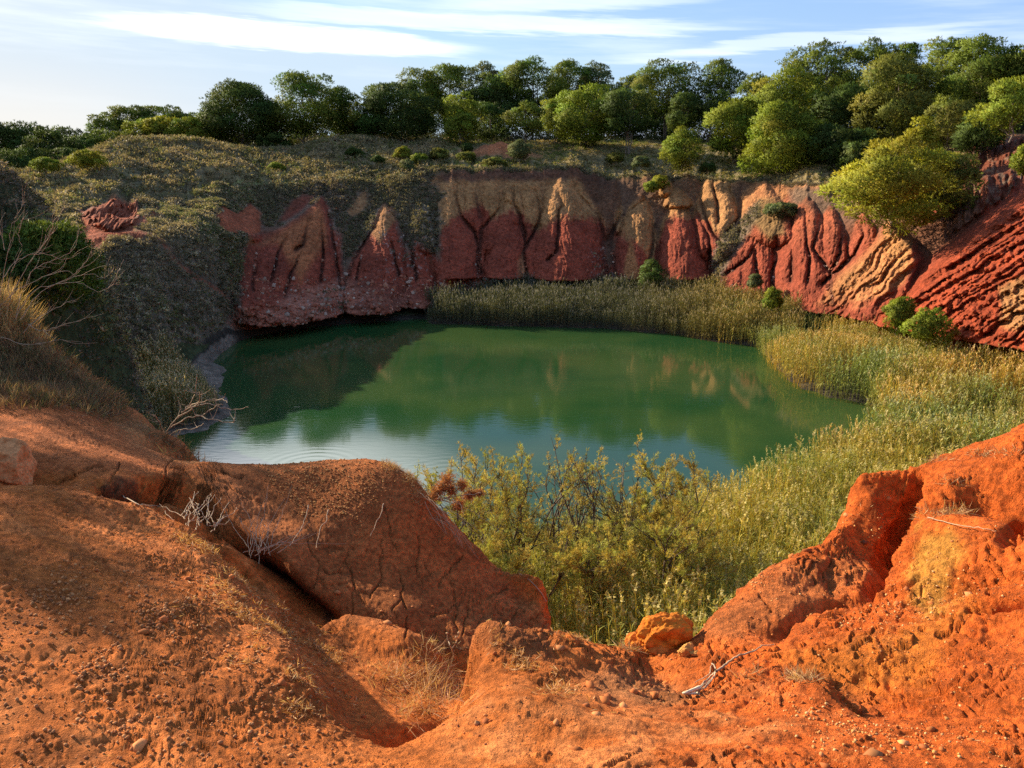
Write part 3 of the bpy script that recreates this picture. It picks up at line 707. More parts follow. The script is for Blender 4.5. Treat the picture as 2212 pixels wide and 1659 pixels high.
# right mass
addz([(1850,1060,13.06),(1860,1110,12.98),(1870,1160,12.9),(1885,1195,12.86)], 30)
addz([(1895,1060,13.08),(1905,1110,13.0),(1915,1160,12.9)], 30)
addz([(1560,1360,12.92),(1640,1310,12.95),(1740,1250,12.97),(1830,1200,12.93),(1880,1220,12.90)], 45)
addz([(1640,1372,12.93),(1700,1350,12.96),(1760,1305,12.98),(1850,1275,12.96),(1895,1265,12.94)], 45)
addz([(1560,1420,12.95),(1700,1400,13.02),(1850,1360,13.08),(1950,1330,13.12)], 60)
addz([(1970,1080,13.04),(1950,1120,12.92),(1925,1165,12.86),(1905,1215,12.86)], 25)
addz([(2000,1050,13.22),(1985,1100,13.14),(1975,1150,13.08),(1960,1200,13.05),(1950,1260,13.07)], 30)
addz([(2050,1040,13.3),(2110,1030,13.33),(2212,1020,13.42),(2350,1000,13.5)], 60)
addz([(2010,1118,13.24),(2060,1112,13.27),(2110,1118,13.27)], 30)
addz([(2020,1180,13.14),(2040,1250,13.14),(2010,1320,13.14)], 40)
addz([(2100,1140,13.12),(2140,1160,13.12),(2200,1130,13.2)], 30)
addz([(2120,1200,13.27),(2212,1160,13.38),(2350,1150,13.5)], 60)
addz([(2080,1270,13.24),(2150,1265,13.30),(2212,1255,13.37),(2350,1250,13.45)], 50)
addz([(2060,1310,13.13),(2140,1308,13.16),(2212,1300,13.22),(2350,1290,13.32)], 50)
addz([(1700,1470,13.19),(1760,1468,13.23),(1800,1480,13.22),(1830,1510,13.19),(1890,1560,13.22)], 35)
addz([(1850,1490,13.06),(1900,1545,13.12),(1960,1530,13.16),(2050,1450,13.2),(2212,1420,13.32)], 50)
addz([(1600,1480,13.06),(1660,1470,13.11)], 40)
addz([(1900,1400,13.12),(2050,1370,13.18),(2212,1350,13.30),(2350,1350,13.4)], 70)
addz([(2000,1600,13.32),(2212,1560,13.36),(2400,1560,13.4)], 90)
P = np.array(PTS)
u_ = P[:, 0]; v_ = np.log(P[:, 1]); z_ = P[:, 2]
# drop near duplicates
keep = []
for i in range(len(P)):
    ok = True
    for j in keep:
        if abs(u_[i]-u_[j]) < 0.006 and abs(v_[i]-v_[j]) < 0.010: ok = False; break
    if ok: keep.append(i)
u_, v_, z_ = u_[keep], v_[keep], z_[keep]
KS = 1.0
def kern(du, dv): return np.sqrt(du*du+dv*dv+0.00016)
A = kern(u_[:, None]-u_[None], v_[:, None]-v_[None])
n = len(u_)
A2 = np.zeros((n+1, n+1)); A2[:n, :n] = A-np.eye(n)*0.0012; A2[:n, n] = 1; A2[n, :n] = 1
wgt = np.linalg.solve(A2, np.concatenate([z_, [0]]))
tn = np.radians(np.concatenate([np.linspace(-180, -62, 40), np.linspace(-60, -44.5, 40), np.linspace(-44, 44, 420), np.linspace(44.5, 60, 40), np.linspace(62, 180, 40)]))
rn = np.geomspace(0.6, 16.5, 420)
ZN = np.zeros((len(tn), len(rn)))
lr = np.log(rn)
for i in range(0, len(tn), 8):
    T_, L_ = np.meshgrid(tn[i:i+8], lr, indexing='ij')
    ZN[i:i+8] = (kern(T_.ravel()[:, None]-u_[None], L_.ravel()[:, None]-v_[None]) @ wgt[:n]+wgt[n]).reshape(T_.shape)
XN = np.sin(tn)[:, None]*rn; YN = np.cos(tn)[:, None]*rn
kf = ss(rn, 12.0, 15.8)[None, :]
ZN = ZN*(1-kf)+floor_z(XN, YN)*kf
ZN = gsm(ZN, 1, 1)
back = ss(np.abs(tn), 0.80, 1.1)[:, None]
ZN = ZN*(1-back)+(13.43+0.05*np.sin(XN)+0*YN)*back
def ground_near(x, y):
    x = np.atleast_1d(np.asarray(x, float)); y = np.atleast_1d(np.asarray(y, float))
    a = np.arctan2(x, y); r = np.hypot(x, y)
    ti = np.clip(np.interp(a, tn, np.arange(len(tn))), 0, len(tn)-1.001); ri = np.clip(np.interp(r, rn, np.arange(len(rn))), 0, len(rn)-1.001)
    t0 = ti.astype(int); r0 = ri.astype(int); ft = ti-t0; fr = ri-r0
    return (ZN[t0, r0]*(1-ft)*(1-fr)+ZN[t0+1, r0]*ft*(1-fr)+ZN[t0, r0+1]*(1-ft)*fr+ZN[t0+1, r0+1]*ft*fr)
# dense columns
THn = np.concatenate([np.radians(np.linspace(-180, -42.6, 200)), np.linspace(math.radians(-42), math.radians(42), int(1500*Q)), np.radians(np.linspace(42.6, 180, 200))])
ti = np.interp(THn, tn, np.arange(len(tn))); t0 = np.clip(ti.astype(int), 0, len(tn)-2); ft = (ti-t0)[:, None]
ZNd = ZN[t0]*(1-ft)+ZN[t0+1]*ft
Rn, Zn = resample(THn, rn, ZNd, int(1150*Q), 2.2)
Xn = np.sin(THn)[:, None]*Rn; Yn = np.cos(THn)[:, None]*Rn
PXn, PYn = project(Xn, Yn, Zn)
# normals of the base surface
def nrm(X, Y, Z):
    P_ = np.stack([X, Y, Z], -1)
    a = np.gradient(P_, axis=0); b = np.gradient(P_, axis=1)
    N = np.cross(b, a); N /= np.linalg.norm(N, axis=-1, keepdims=True)+1e-12
    return np.where(N[..., 2:3] < 0, -N, N)
Nn = nrm(Xn, Yn, Zn)
vis = (0.25+0.75*ss(np.abs(THn), 0.80, 0.68))[:, None]*ss(Rn, 0.8, 1.4)
big = fbm(Xn*0.9, Yn*0.9, Zn*0.9, o=3)
lump = fbm(Xn*3.2, Yn*3.2, Zn*3.2, 3)
lump2 = fbm(Xn*9+3, Yn*9, Zn*9, 3)
fin = fbm(Xn*30, Yn*30, Zn*30, 3)
slope = 1-Nn[..., 2]
rightm = ss(PXn, 950, 1150)
mound_m = poly_mask(PXn, PYn, [(430,1000),(780,985),(860,1010),(1000,1150),(1195,1345),(1190,1420),(950,1400),(700,1320),(560,1180)], soft=20)
Dn = 0.036*big+0.026*lump*(0.7+0.7*rightm)+0.012*lump2*(0.5+0.9*rightm+slope)+0.0065*fin*(0.25+1.1*ss(fbm(Xn*2.1, Yn*2.1, Zn*2.1+20, 2), -0.15, 0.2))
# crumbly texture
crumb = ss(fbm(Xn*5, Yn*5, Zn*5+4, 2), -0.05, 0.3)
gr = fbm(Xn*15, Yn*15, Zn*15, 3)
Dn = Dn+0.012*gr*crumb*(0.9+0.6*rightm)
Dn = Dn+(0.0065*fbm(Xn*48, Yn*48, Zn*48+9, 2)+0.002*fbm(Xn*110, Yn*110, Zn*110+9, 2))*(0.35+crumb)
ter = fbm(Xn*2.4+9, Yn*2.4, Zn*5+1, 4)
ter = (ter*7-np.floor(ter*7)); Dn = Dn+0.014*(ss(ter, 0.0, 0.75)-0.5)*ss(fbm(Xn*1.1, Yn*1.1, Zn*1.1+8, 2), -0.1, 0.2)*(0.35+0.9*rightm)
# slits, lips and cracks : (points, depth, half width px)
def groove(pts, dep, wpx, taper=True):
    global Dn
    d, s, t = line_dist(PXn+4*lump2*3, PYn+4*lump2*3, pts)
    k = np.sin(np.clip(t, 0.02, 0.98)*math.pi)**0.5 if taper else 1.0
    Dn = Dn-dep*k*np.exp(-(d/wpx)**2)
groove([(1985,1040),(1965,1095),(1935,1150),(1905,1200),(1895,1250),(1880,1275)], 0.22, 12)
groove([(1650,1378),(1690,1362),(1740,1312),(1790,1300),(1850,1290),(1905,1262)], 0.07, 9)
groove([(1905,1285),(1960,1270),(2000,1235)], 0.05, 6)
groove([(2085,1300),(2130,1306),(2180,1300),(2240,1292)], 0.10, 11)
groove([(1800,1190),(1790,1240),(1800,1270)], 0.03, 10)
groove([(1500,1410),(1560,1398),(1590,1388)], 0.03, 5)
groove([(2160,1170),(2190,1140),(2212,1115)], 0.12, 12)
groove([(1385,1440),(1430,1470),(1475,1490)], 0.03, 16)
groove([(1905,1330),(1850,1300),(1800,1330)], 0.02, 8)
groove([(222,1048),(300,1056),(380,1062),(440,1085),(500,1140),(560,1195),(610,1250),(660,1305),(720,1340)], 0.55, 17)
groove([(330,1052),(400,1058),(440,1080),(480,1110)], 0.35, 16)
# mud cracks on the mound : network from warped cellular distance, computed once on a coarse mask
cr_rng = np.random.RandomState(11)
def crack(px, py, ang, length, dep, w, depth=0):
    pts = [(px, py)]; a = ang
    nseg = max(3, int(length/9))
    for i in range(nseg):
        a += cr_rng.normal(0, 0.42); a = a*0.8+ang*0.2
        px += math.cos(a)*9; py += math.sin(a)*9; pts.append((px, py))
        if depth < 2 and cr_rng.rand() < 0.12:
            CRK.append(None); crack(px, py, a+cr_rng.choice([-1, 1])*cr_rng.uniform(0.6, 1.3), length*0.45, dep*0.7, w*0.8, depth+1)
    CRK.append((pts, dep, w))
CRK = []
for (x, y, a, l) in [(665,1165,0.9,120),(745,1210,0.7,110),(800,1290,-0.9,100),(800,1285,3.6,120),(900,1150,1.5,120),(960,1240,1.2,110),(1010,1310,1.0,70),(1050,1290,-0.4,60),
                  (860,1230,1.2,90),(930,1330,0.3,100),(700,1180,-0.2,80),(830,1100,1.3,100),(880,1330,2.0,60),(760,1330,-1.4,70),(1085,1350,-1.2,60),
                  (330,1038,0.3,110),(440,1025,-0.2,90),(115,1045,0.1,120),(370,1010,0.2,100),(260,1000,1.4,60),(480,1040,0.6,100),(1000,1200,1.9,90),(990,1370,-1.2,60),
                  (1720,1230,0.3,60),(1800,1200,1.3,60),(1640,1290,1.0,50),(1990,1290,-1.2,50)]:
    crack(x, y, a, l, 0.020, 1.6)
cd = np.zeros_like(Dn)
region = (PXn > 90) & (PXn < 2020) & (PYn > 985) & (PYn < 1420) & (Rn < 7.9) & (vis > 0.5)
ix = np.where(region); pxr, pyr = PXn[ix]+2*fin[ix], PYn[ix]+2*fin[ix]
acc = np.zeros(len(pxr))
for c_ in CRK:
    if c_ is None: continue
    pts, dep, wd = c_; Pp = np.array(pts)
    bb = (pxr > Pp[:, 0].min()-8) & (pxr < Pp[:, 0].max()+8) & (pyr > Pp[:, 1].min()-8) & (pyr < Pp[:, 1].max()+8)
    if not bb.any(): continue
    d, _, _ = line_dist(pxr[bb], pyr[bb], pts)
    acc[bb] = np.maximum(acc[bb], dep*np.exp(-(d/wd)**2))
cd[ix] = acc
Dn = Dn-cd
Dn = Dn*vis*ss(Rn, 14.5, 12.5)
Xn2 = Xn+Nn[..., 0]*Dn; Yn2 = Yn+Nn[..., 1]*Dn; Zn2 = Zn+Nn[..., 2]*Dn
# colours
SO = np.array([0.60, 0.165, 0.032]); SR = np.array([0.66, 0.132, 0.020]); SOC = np.array([0.60, 0.25, 0.035]); SDK = np.array([0.24, 0.080, 0.028]); SPL = np.array([0.72, 0.25, 0.075])
w1 = fbm(Xn*1.7, Yn*1.7, Zn*1.7+5, 4); w2 = fbm(Xn*7, Yn*7, Zn*7+2, 3); w3 = fbm(Xn*22, Yn*22, Zn*22+7, 3)
px2 = PXn+60*w1+14*w2; py2 = PYn+40*w1+14*w2
cn = np.empty(Zn.shape+(3,), np.float32); cn[:] = SO
cn = lerp3(cn, SR, ss(px2, 1150, 1750)*0.95)
cn = lerp3(cn, SPL, np.clip(0.9*ss(PXn, 900, 1050)*ss(PXn, 2000, 1500)*ss(PYn, 1430, 1520)*(0.15+2.0*w2+0.8*w1), 0, 0.7))
cn = lerp3(cn, SPL, np.clip(0.5*(0.1+2.0*w2+w1)*ss(PXn, 900, 700), 0, 0.45))
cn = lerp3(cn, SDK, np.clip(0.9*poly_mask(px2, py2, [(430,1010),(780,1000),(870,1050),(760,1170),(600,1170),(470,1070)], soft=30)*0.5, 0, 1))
cn = lerp3(cn, [0.42,0.135,0.040], 0.75*mound_m)
cn = lerp3(cn, [0.42,0.125,0.040], 0.6*ss(PXn, 460, 380)*ss(PYn, 1040, 1000))
def pn(poly, c, k=1.0, soft=12):
    global cn
    cn = lerp3(cn, c, np.clip(k*poly_mask(px2, py2, poly, soft=soft), 0, 1))
pn([(2010,1150),(2090,1160),(2080,1260),(2020,1330),(1900,1360),(1700,1430),(1850,1500),(2000,1480),(2050,1380),(2100,1300)], SOC*[.95,.8,.8], 0.55, 40)
pn([(2000,1150),(2060,1150),(2085,1200),(2050,1280),(2000,1330),(1960,1300),(1985,1220)], SOC*[1.05,1.1,1.3], 0.9, 16)
pn([(1640,1250),(1500,1370),(1600,1400),(1700,1330),(1800,1290),(1900,1240),(1850,1190),(1760,1200)], [0.50,0.17,0.05], 0.6, 25)
cn = lerp3(cn, [0.10,0.04,0.02], 0.8*ss(line_dist(px2, py2, [(222,1048),(380,1062),(440,1085),(560,1195),(700,1330)])[0], 22, 8)*(Rn > 5.2))  # shade of the crevice painted into the clay colour
pn([(210,835),(300,900),(440,985),(400,1000),(300,965),(210,890)], [0.50,0.20,0.065], 0.9, 14)
cn = lerp3(cn, [0.30,0.17,0.06], np.clip(ss(PYn, 880, 840)*ss(PXn, 260, 160)*ss(Rn, 8.5, 9.5), 0, 1))
pn([(1240,1430),(1400,1460),(1500,1500),(1440,1540),(1300,1510)], [0.36,0.17,0.07], 0.6, 25)
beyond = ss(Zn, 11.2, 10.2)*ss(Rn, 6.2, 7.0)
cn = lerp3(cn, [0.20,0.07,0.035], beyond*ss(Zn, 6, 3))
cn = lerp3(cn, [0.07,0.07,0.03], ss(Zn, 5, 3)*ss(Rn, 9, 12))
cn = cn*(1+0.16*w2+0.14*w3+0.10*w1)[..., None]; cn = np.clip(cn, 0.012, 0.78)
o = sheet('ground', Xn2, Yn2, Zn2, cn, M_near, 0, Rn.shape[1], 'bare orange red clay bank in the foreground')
ZNfin = Zn2
# ------------------------------------------------------------------ plants : shared builders
def foliage_mat(name, transl=0.3, rough=0.6):
    m, t, out = mat_new(name)
    ca = t.new('ShaderNodeAttribute', attribute_name='Col').outputs[0]
    d = t.new('ShaderNodeBsdfPrincipled', i_Roughness=rough); d.inputs['Specular IOR Level'].default_value = 0.12
    tr = t.new('ShaderNodeBsdfTranslucent'); t.l.new(ca, d.inputs['Base Color'])
    sc = t.new('ShaderNodeVectorMath', operation='MULTIPLY'); t.l.new(ca, sc.inputs[0]); sc.inputs[1].default_value = (1.25, 1.2, 0.6)
    t.l.new(sc.outputs[0], tr.inputs[0])
    mx = t.new('ShaderNodeMixShader', i_0=transl); t.l.new(d.outputs[0], mx.inputs[1]); t.l.new(tr.outputs[0], mx.inputs[2])
    t.l.new(mx.outputs[0], out.inputs[0]); return m
M_needle = foliage_mat('pine_needles', 0.28)
M_reed = foliage_mat('reed_leaves', 0.30)
M_grass = foliage_mat('dry_grass_blades', 0.30)
def bark_mat(name, c1, c2, sc=6.0):
    m, t, out = mat_new(name)
    v = t.new('ShaderNodeTexCoord').outputs['Object']
    n = t.noise(v, sc, 5.0, 0.65)
    c = t.mix(t.ramp(n, 0.3, 0.7), c1, c2)
    b = t.new('ShaderNodeBump', i_Strength=0.6, i_Distance=0.03); t.l.new(n, b.inputs['Height'])
    p = t.new('ShaderNodeBsdfPrincipled', i_Roughness=0.9); t.l.new(c, p.inputs['Base Color']); t.l.new(b.outputs[0], p.inputs['Normal'])
    t.l.new(p.outputs[0], out.inputs[0]); return m
M_bark = bark_mat('pine_bark', (0.10, 0.07, 0.05), (0.27, 0.20, 0.15))
M_twig = bark_mat('dry_wood', (0.30, 0.20, 0.12), (0.50, 0.36, 0.22), 20)
M_darktwig = bark_mat('tamarisk_bark', (0.07, 0.045, 0.03), (0.16, 0.11, 0.07), 12)
M_white = bark_mat('bleached_wood', (0.60, 0.48, 0.30), (0.78, 0.68, 0.48), 25)

def tube(pts, rad, sides=5):
    P_ = np.asarray(pts, float); n = len(P_); rad = np.broadcast_to(np.asarray(rad, float), (n,))
    T = np.gradient(P_, axis=0); T /= np.linalg.norm(T, axis=1, keepdims=True)+1e-9
    ref = np.where(np.abs(T[:, 2:3]) > 0.9, [[1, 0, 0]], [[0, 0, 1.]])
    A_ = np.cross(T, ref); A_ /= np.linalg.norm(A_, axis=1, keepdims=True)+1e-9
    B_ = np.cross(T, A_)
    an = np.arange(sides)/sides*2*math.pi
    V_ = P_[:, None]+rad[:, None, None]*(np.cos(an)[None, :, None]*A_[:, None]+np.sin(an)[None, :, None]*B_[:, None])
    f = []
    i = np.arange(n-1)[:, None]*sides; j = np.arange(sides)[None]; k = (j+1) % sides
    f = np.stack([i+j, i+k, i+sides+k, i+sides+j], -1).reshape(-1, 4)
    return V_.reshape(-1, 3), f
class Bag:
    def __init__(s): s.V = []; s.Q = []; s.T = []; s.C = []; s.N = []; s.n = 0
    def add(s, V_, Q_=None, T_=None, col=None, nor=None):
        if nor is not None: s.N.append(np.asarray(nor, np.float32))
        V_ = np.asarray(V_, np.float32).reshape(-1, 3)
        if Q_ is not None and len(Q_): s.Q.append(np.asarray(Q_)+s.n)
        if T_ is not None and len(T_): s.T.append(np.asarray(T_)+s.n)
        s.V.append(V_); s.C.append(np.broadcast_to(np.asarray(col if col is not None else (0.5,)*3, np.float32), V_.shape)); s.n += len(V_)
    def build(s, name, mat, parent=None, smooth=False, link=True):
        return make_mesh(name, np.concatenate(s.V), np.concatenate(s.Q) if s.Q else None, np.concatenate(s.T) if s.T else None,
                         np.concatenate(s.C), mat, parent, smooth or bool(s.N), np.concatenate(s.N) if s.N else None, link)
def unit(v): return v/(np.linalg.norm(v, axis=-1, keepdims=True)+1e-9)
def tufts(pos, d, L, Wd, col, rng, k=3, spread=0.55, nor=None):
    """k narrow blades springing from each position along d"""
    n = len(pos); L = np.broadcast_to(L, (n,)); Wd = np.broadcast_to(Wd, (n,))
    Vs = []; 
    for i in range(k):
        dd = unit(d+rng.normal(0, spread, (n, 3)))
        s = unit(np.cross(dd, rng.normal(0, 1, (n, 3))))
        b = pos-dd*L[:, None]*0.15
        mid = pos+dd*(L*0.45)[:, None]
        tip = pos+dd*L[:, None]
        w_ = Wd[:, None]
        if nor is not None:                       # turn each blade so that its front looks the way the clump bulges
            g = np.cross(mid-b, s); s = s*np.where((g*nor).sum(1) < 0, -1, 1)[:, None]*-1
        Vs.append(np.stack([b, mid+s*w_*0.5, tip, mid-s*w_*0.5], 1))
    V_ = np.stack(Vs, 1).reshape(-1, 3)
    Q_ = np.arange(n*k*4).reshape(-1, 4)
    C_ = np.repeat(col, k*4, axis=0)
    if nor is not None: return V_, Q_, C_, np.repeat(nor, k*4, axis=0)
    return V_, Q_, C_

# ------------------------------------------------------------------ pines
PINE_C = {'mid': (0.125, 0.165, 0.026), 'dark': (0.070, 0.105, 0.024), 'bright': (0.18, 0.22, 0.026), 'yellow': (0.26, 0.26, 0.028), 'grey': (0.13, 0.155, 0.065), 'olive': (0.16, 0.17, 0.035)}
def pine(px, pytop, r, wpx, label, tone='mid', cb=0.25, shape=1.0, seed=0, group='pines growing above the quarry', name='pine_tree', cat='pine tree', base=None, dens=1.0, ts=1.0, flat=0.75, trunks=1, lean=0.0, pybase=None, ragp=0.18, ragk=1.13):
    rng = np.random.RandomState(1000+seed)
    a, te = pix_te(px, pytop); x, y = r*math.sin(a), r*math.cos(a)
    zt = CAMZ+r*float(te)
    zb = float(ground_far(x, y)[0])-0.25 if base is None else base
    if pybase is not None: zb = CAMZ+r*float(pix_te(px, pybase)[1])
    H = max(zt-zb, 0.8); R = wpx/2/F_PX*math.hypot(r, 0)*1.0
    root = empty(name, (x, y, zb)); tag(root, label, cat, group)
    cb = cb*0.55 if (wpx < 200 and cb < 0.3) else cb*0.95
    z0 = cb*H; hz = (H-z0)/2*1.0; zc = z0+hz
    # clumps
    big = max(1, R/2.2)
    ts = 0.82*ts
    rc0 = np.clip(0.35*min(R, hz*1.2), 0.25, 1.7)
    nc_ = int(np.clip(4.1*(R*R*hz)**(0.62)/rc0**1.5*dens, 18, 110))
    cs = []; tries = 0
    while len(cs) < nc_ and tries < 6000:
        tries += 1
        p = unit(rng.normal(0, 1, 3))*rng.uniform(0.45, 1.0)**0.5
        zz = p[2]
        # narrower at the top for conical crowns (shape>1), flatter below
        wtop = 1-max(0, (zz+0.2))*0.45*(shape-0.6)*1.3
        if abs(zz) > 0.4 and shape < 1.1: wtop *= 1.25
        q = np.array([p[0]*(R-rc0*0.7)*wtop, p[1]*(R-rc0*0.7)*wtop, zc+zz*(hz-rc0*0.5)])
        if zz < -0.6 and rng.rand() < 0.3: continue
        ok = all((q[0]-c[0])**2+(q[1]-c[1])**2+(1.4*(q[2]-c[2]))**2 > (rc0*0.62)**2 for c in cs)
        if ok: cs.append(q)
    cs = np.array(cs); k = len(cs)
    rag = np.where(rng.rand(k) < ragp, ragk, 0.97)
    cs[:, 2] = np.where((rag > 1)&(cs[:, 2] > zc), cs[:, 2]+rc0*0.35, cs[:, 2])
    jig = rag*(1+0.22*np.sin(np.arctan2(cs[:, 1], cs[:, 0])*2+seed)+0.12*rng.normal(size=k))
    cs[:, 0] *= jig; cs[:, 1] *= jig
    cs[:, 0] += lean*(cs[:, 2]/H)
    rcs = rc0*rng.uniform(0.55, 1.3, k)*np.where(rag > 1, 0.75, 1)
    base_c = np.array(PINE_C[tone])
    bag = Bag()
    for c, rc in zip(cs, rcs):
        n = int(100*rc*rc*dens/ts**1.4)+34
        d = unit(rng.normal(0, 1, (n, 3))+[0, 0, 0.28])
        out_ = unit(np.array([c[0], c[1], (c[2]-zc)*1.1+0.3])+1e-3)
        d = unit(d+0.35*out_)
        rad = rc*np.where(rng.rand(n) < 0.22, rng.uniform(0.3, 0.8, n), rng.uniform(0.82, 1.08, n))
        lob = 1+0.20*np.sin(d[:, 0]*7+c[0])*np.sin(d[:, 1]*6+c[1])+0.12*np.sin(d[:, 2]*9+c[2]*3)
        pos = c+d*(rad*lob)[:, None]*[1.15, 1.15, flat]
        tint = base_c*(1+0.16*rng.normal())*np.array([1+0.10*rng.normal(), 1, 1])
        cc_ = tint[None]*(1+0.20*rng.normal(size=(n, 1)))
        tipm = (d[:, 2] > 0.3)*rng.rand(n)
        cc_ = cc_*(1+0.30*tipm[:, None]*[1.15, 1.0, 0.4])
        nn = unit(d+0.45*out_+rng.normal(0, 0.20, (n, 3)))
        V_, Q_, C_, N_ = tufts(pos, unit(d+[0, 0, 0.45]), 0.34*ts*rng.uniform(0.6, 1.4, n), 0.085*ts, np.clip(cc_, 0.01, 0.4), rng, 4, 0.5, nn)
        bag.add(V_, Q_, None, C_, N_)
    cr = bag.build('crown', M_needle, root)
    # trunk and limbs
    tb = Bag(); tr0 = max(0.035*H**0.9*0.55, 0.03)
    for q in range(trunks):
        bx = rng.uniform(-0.3, 0.3)*(trunks > 1)*R*0.5
        topx = bx*1.8+lean*0.8; kk = 7
        zz = np.linspace(-0.3, zc+hz*0.45, kk); uu = zz/(zc+hz*0.45)
        pts = np.stack([bx+(topx-bx)*uu+0.14*rng.normal(size=kk)*(uu > 0.1), 0.12*rng.normal(size=kk), zz], -1)
        V_, Q_ = tube(pts, tr0*(1-0.75*np.clip(uu, 0, 1))/(trunks**0.4), 7); tb.add(V_, Q_)
    lim = cs[rng.permutation(k)[:min(k, 16)]]
    for c in lim:
        z_s = min(max(c[2]-rng.uniform(0.5, 1.6)*rc0*1.6, z0*0.8), zc+hz*0.3)
        p0 = np.array([topx*z_s/(zc+hz*0.45), 0, z_s]); mid = (p0+c)/2+[0, 0, -0.12*rc0]
        V_, Q_ = tube(np.array([p0, mid, c]), [tr0*0.35, tr0*0.22, tr0*0.08], 4); tb.add(V_, Q_)
    tb.build('trunk', M_bark, root, smooth=True)
    return root
G1 = 'pines growing above the quarry'
T = pine
# far left wood
T(-20,262,132,110,'dark pine cut by the left edge of the photo, beyond the shaded slope','dark',0.1,0.9,1)
T(48,262,130,92,'dark pine in the left wood, with a jagged top, second from the photo edge','dark',0.1,0.9,2)
T(98,276,126,84,'dark pine of the left wood rising right above the rounded bright bush','dark',0.1,0.9,3)
T(140,270,134,86,'dark pine of the left wood behind and above the gap between two bright bushes','dark',0.1,0.9,4)
T(182,292,122,74,'low dark pine where the left wood meets the open sky','dark',0.08,0.9,5)
T(60,318,118,120,'low shaded pine filling the foot of the left wood','dark',0.05,0.8,6)
T(150,322,117,90,'low shaded pine directly behind the spreading bright bush','dark',0.05,0.8,7)
T(232,246,148,70,'small pine forming the left shoulder of the skyline clump behind the hill','mid',0.15,0.8,8)
T(278,230,150,86,'round topped pine peeking highest in the clump left of the hill crest','mid',0.3,0.8,9)
T(345,228,150,110,'broad flat topped pine behind the hill crest, left of the big dark cone shaped pine','mid',0.25,0.7,10)
T(402,240,148,80,'pine touching the left side of the big dark cone shaped pine, far back','mid',0.2,0.8,11)
T(238,284,130,92,'rounded green pine on the left shoulder of the scrub hill','mid',0.05,0.8,12)
T(312,262,128,84,'light green pine just behind the highest point of the scrub hill','bright',0.1,0.8,13)
T(350,254,126,70,'brightest yellow green young pine behind the scrub hill crest','yellow',0.05,0.8,14)
T(400,258,124,66,'small yellow green pine right of its brighter twin on the hill crest','bright',0.05,0.9,15)
T(440,252,126,66,'narrow light green pine against the left flank of the big dark pine','mid',0.05,1.0,16)
T(515,180,127,178,'big cone shaped dark pine standing alone left of the hill saddle','dark',0.06,1.25,17,dens=1.15)
T(590,290,124,70,'low pine tucked between the two big dark pines','dark',0.02,0.8,18)
T(652,153,127,150,'tall ragged topped pine with bare twigs showing through, second big one from the left','mid',0.10,1.1,19,dens=1.0)
T(735,182,129,90,'pine grown against the right side of the tall ragged topped pine','mid',0.1,1.1,20)
T(775,258,130,60,'low dark pine in the gap of sky right of the ragged pine','dark',0.05,0.9,21)
T(862,172,125,160,'large dark bushy pine right of the sky gap, its low branches touching the ground','dark',0.03,1.0,22,dens=1.1)
T(812,196,127,56,'thin dark pine spire with feathery side twigs at the left of the bushy pine','dark',0.2,1.1,23)
# middle back row
T(905,150,146,100,'light topped pine behind the large dark bushy pine','mid',0.3,0.8,24)
T(972,140,149,110,'round crowned pine in the back row above the small round bright one','mid',0.35,0.8,25)
T(1046,126,151,66,'thin airy pine poking above its neighbours in the back row','grey',0.35,0.9,26)
T(1080,150,147,90,'back row pine with a shaded crown left of the bare double trunks','mid',0.35,0.8,27)
T(1150,124,144,112,'tall pine with pale bare double trunks visible under its wide crown','mid',0.52,0.8,28,trunks=3)
T(1228,128,148,96,'flat crowned back row pine right of the double trunked pine','mid',0.45,0.75,29,trunks=2)
T(1290,130,150,84,'grey green airy pine standing at the sky gap in the middle back row','grey',0.35,0.9,30)
T(1000,202,124,88,'small pine with a bright rounded cap above the cone shaped bush','bright',0.25,0.8,31)
T(996,240,120,76,'cone shaped young pine in front of the trees above the bare red mound','bright',0.0,1.3,32,cat='young pine')
T(1060,222,128,80,'shaded pine between the rounded cap pine and the small trunked one','dark',0.1,0.9,33)
T(1136,220,119,76,'small pine with a thin bare trunk behind the right end of the bare red mound','mid',0.35,0.8,34)
T(1205,210,124,76,'bright young pine next to the small thin trunked pine','bright',0.08,1.0,35)
T(1268,188,121,140,'wide bright pine in front of the middle row, trunk half seen','bright',0.12,0.9,36,dens=1.1)
T(1364,188,118,112,'dark umbrella shaped pine whose short dark trunks stand on the cliff plateau','dark',0.30,0.75,37,trunks=3)
T(1440,128,138,120,'high peaked pine in the middle back row, right of the sky gap','mid',0.3,1.0,38,trunks=2)
T(1372,160,144,92,'low wide back row pine left of the high peaked pine','mid',0.3,0.8,39)
T(1330,200,140,80,'shaded back pine seen through the gap above the umbrella pine','dark',0.2,0.8,40)
T(1562,128,138,86,'lone stack topped pine standing against the sky before the tall right hand wood','mid',0.55,0.8,41)
T(1535,188,134,120,'dark flat pine below the stack topped one, with bare trunks and dry grass under it','dark',0.4,0.7,42,trunks=3)
T(1478,205,130,70,'shaded pine with crooked trunks left of the dry grass gap','dark',0.35,0.8,43,trunks=2)
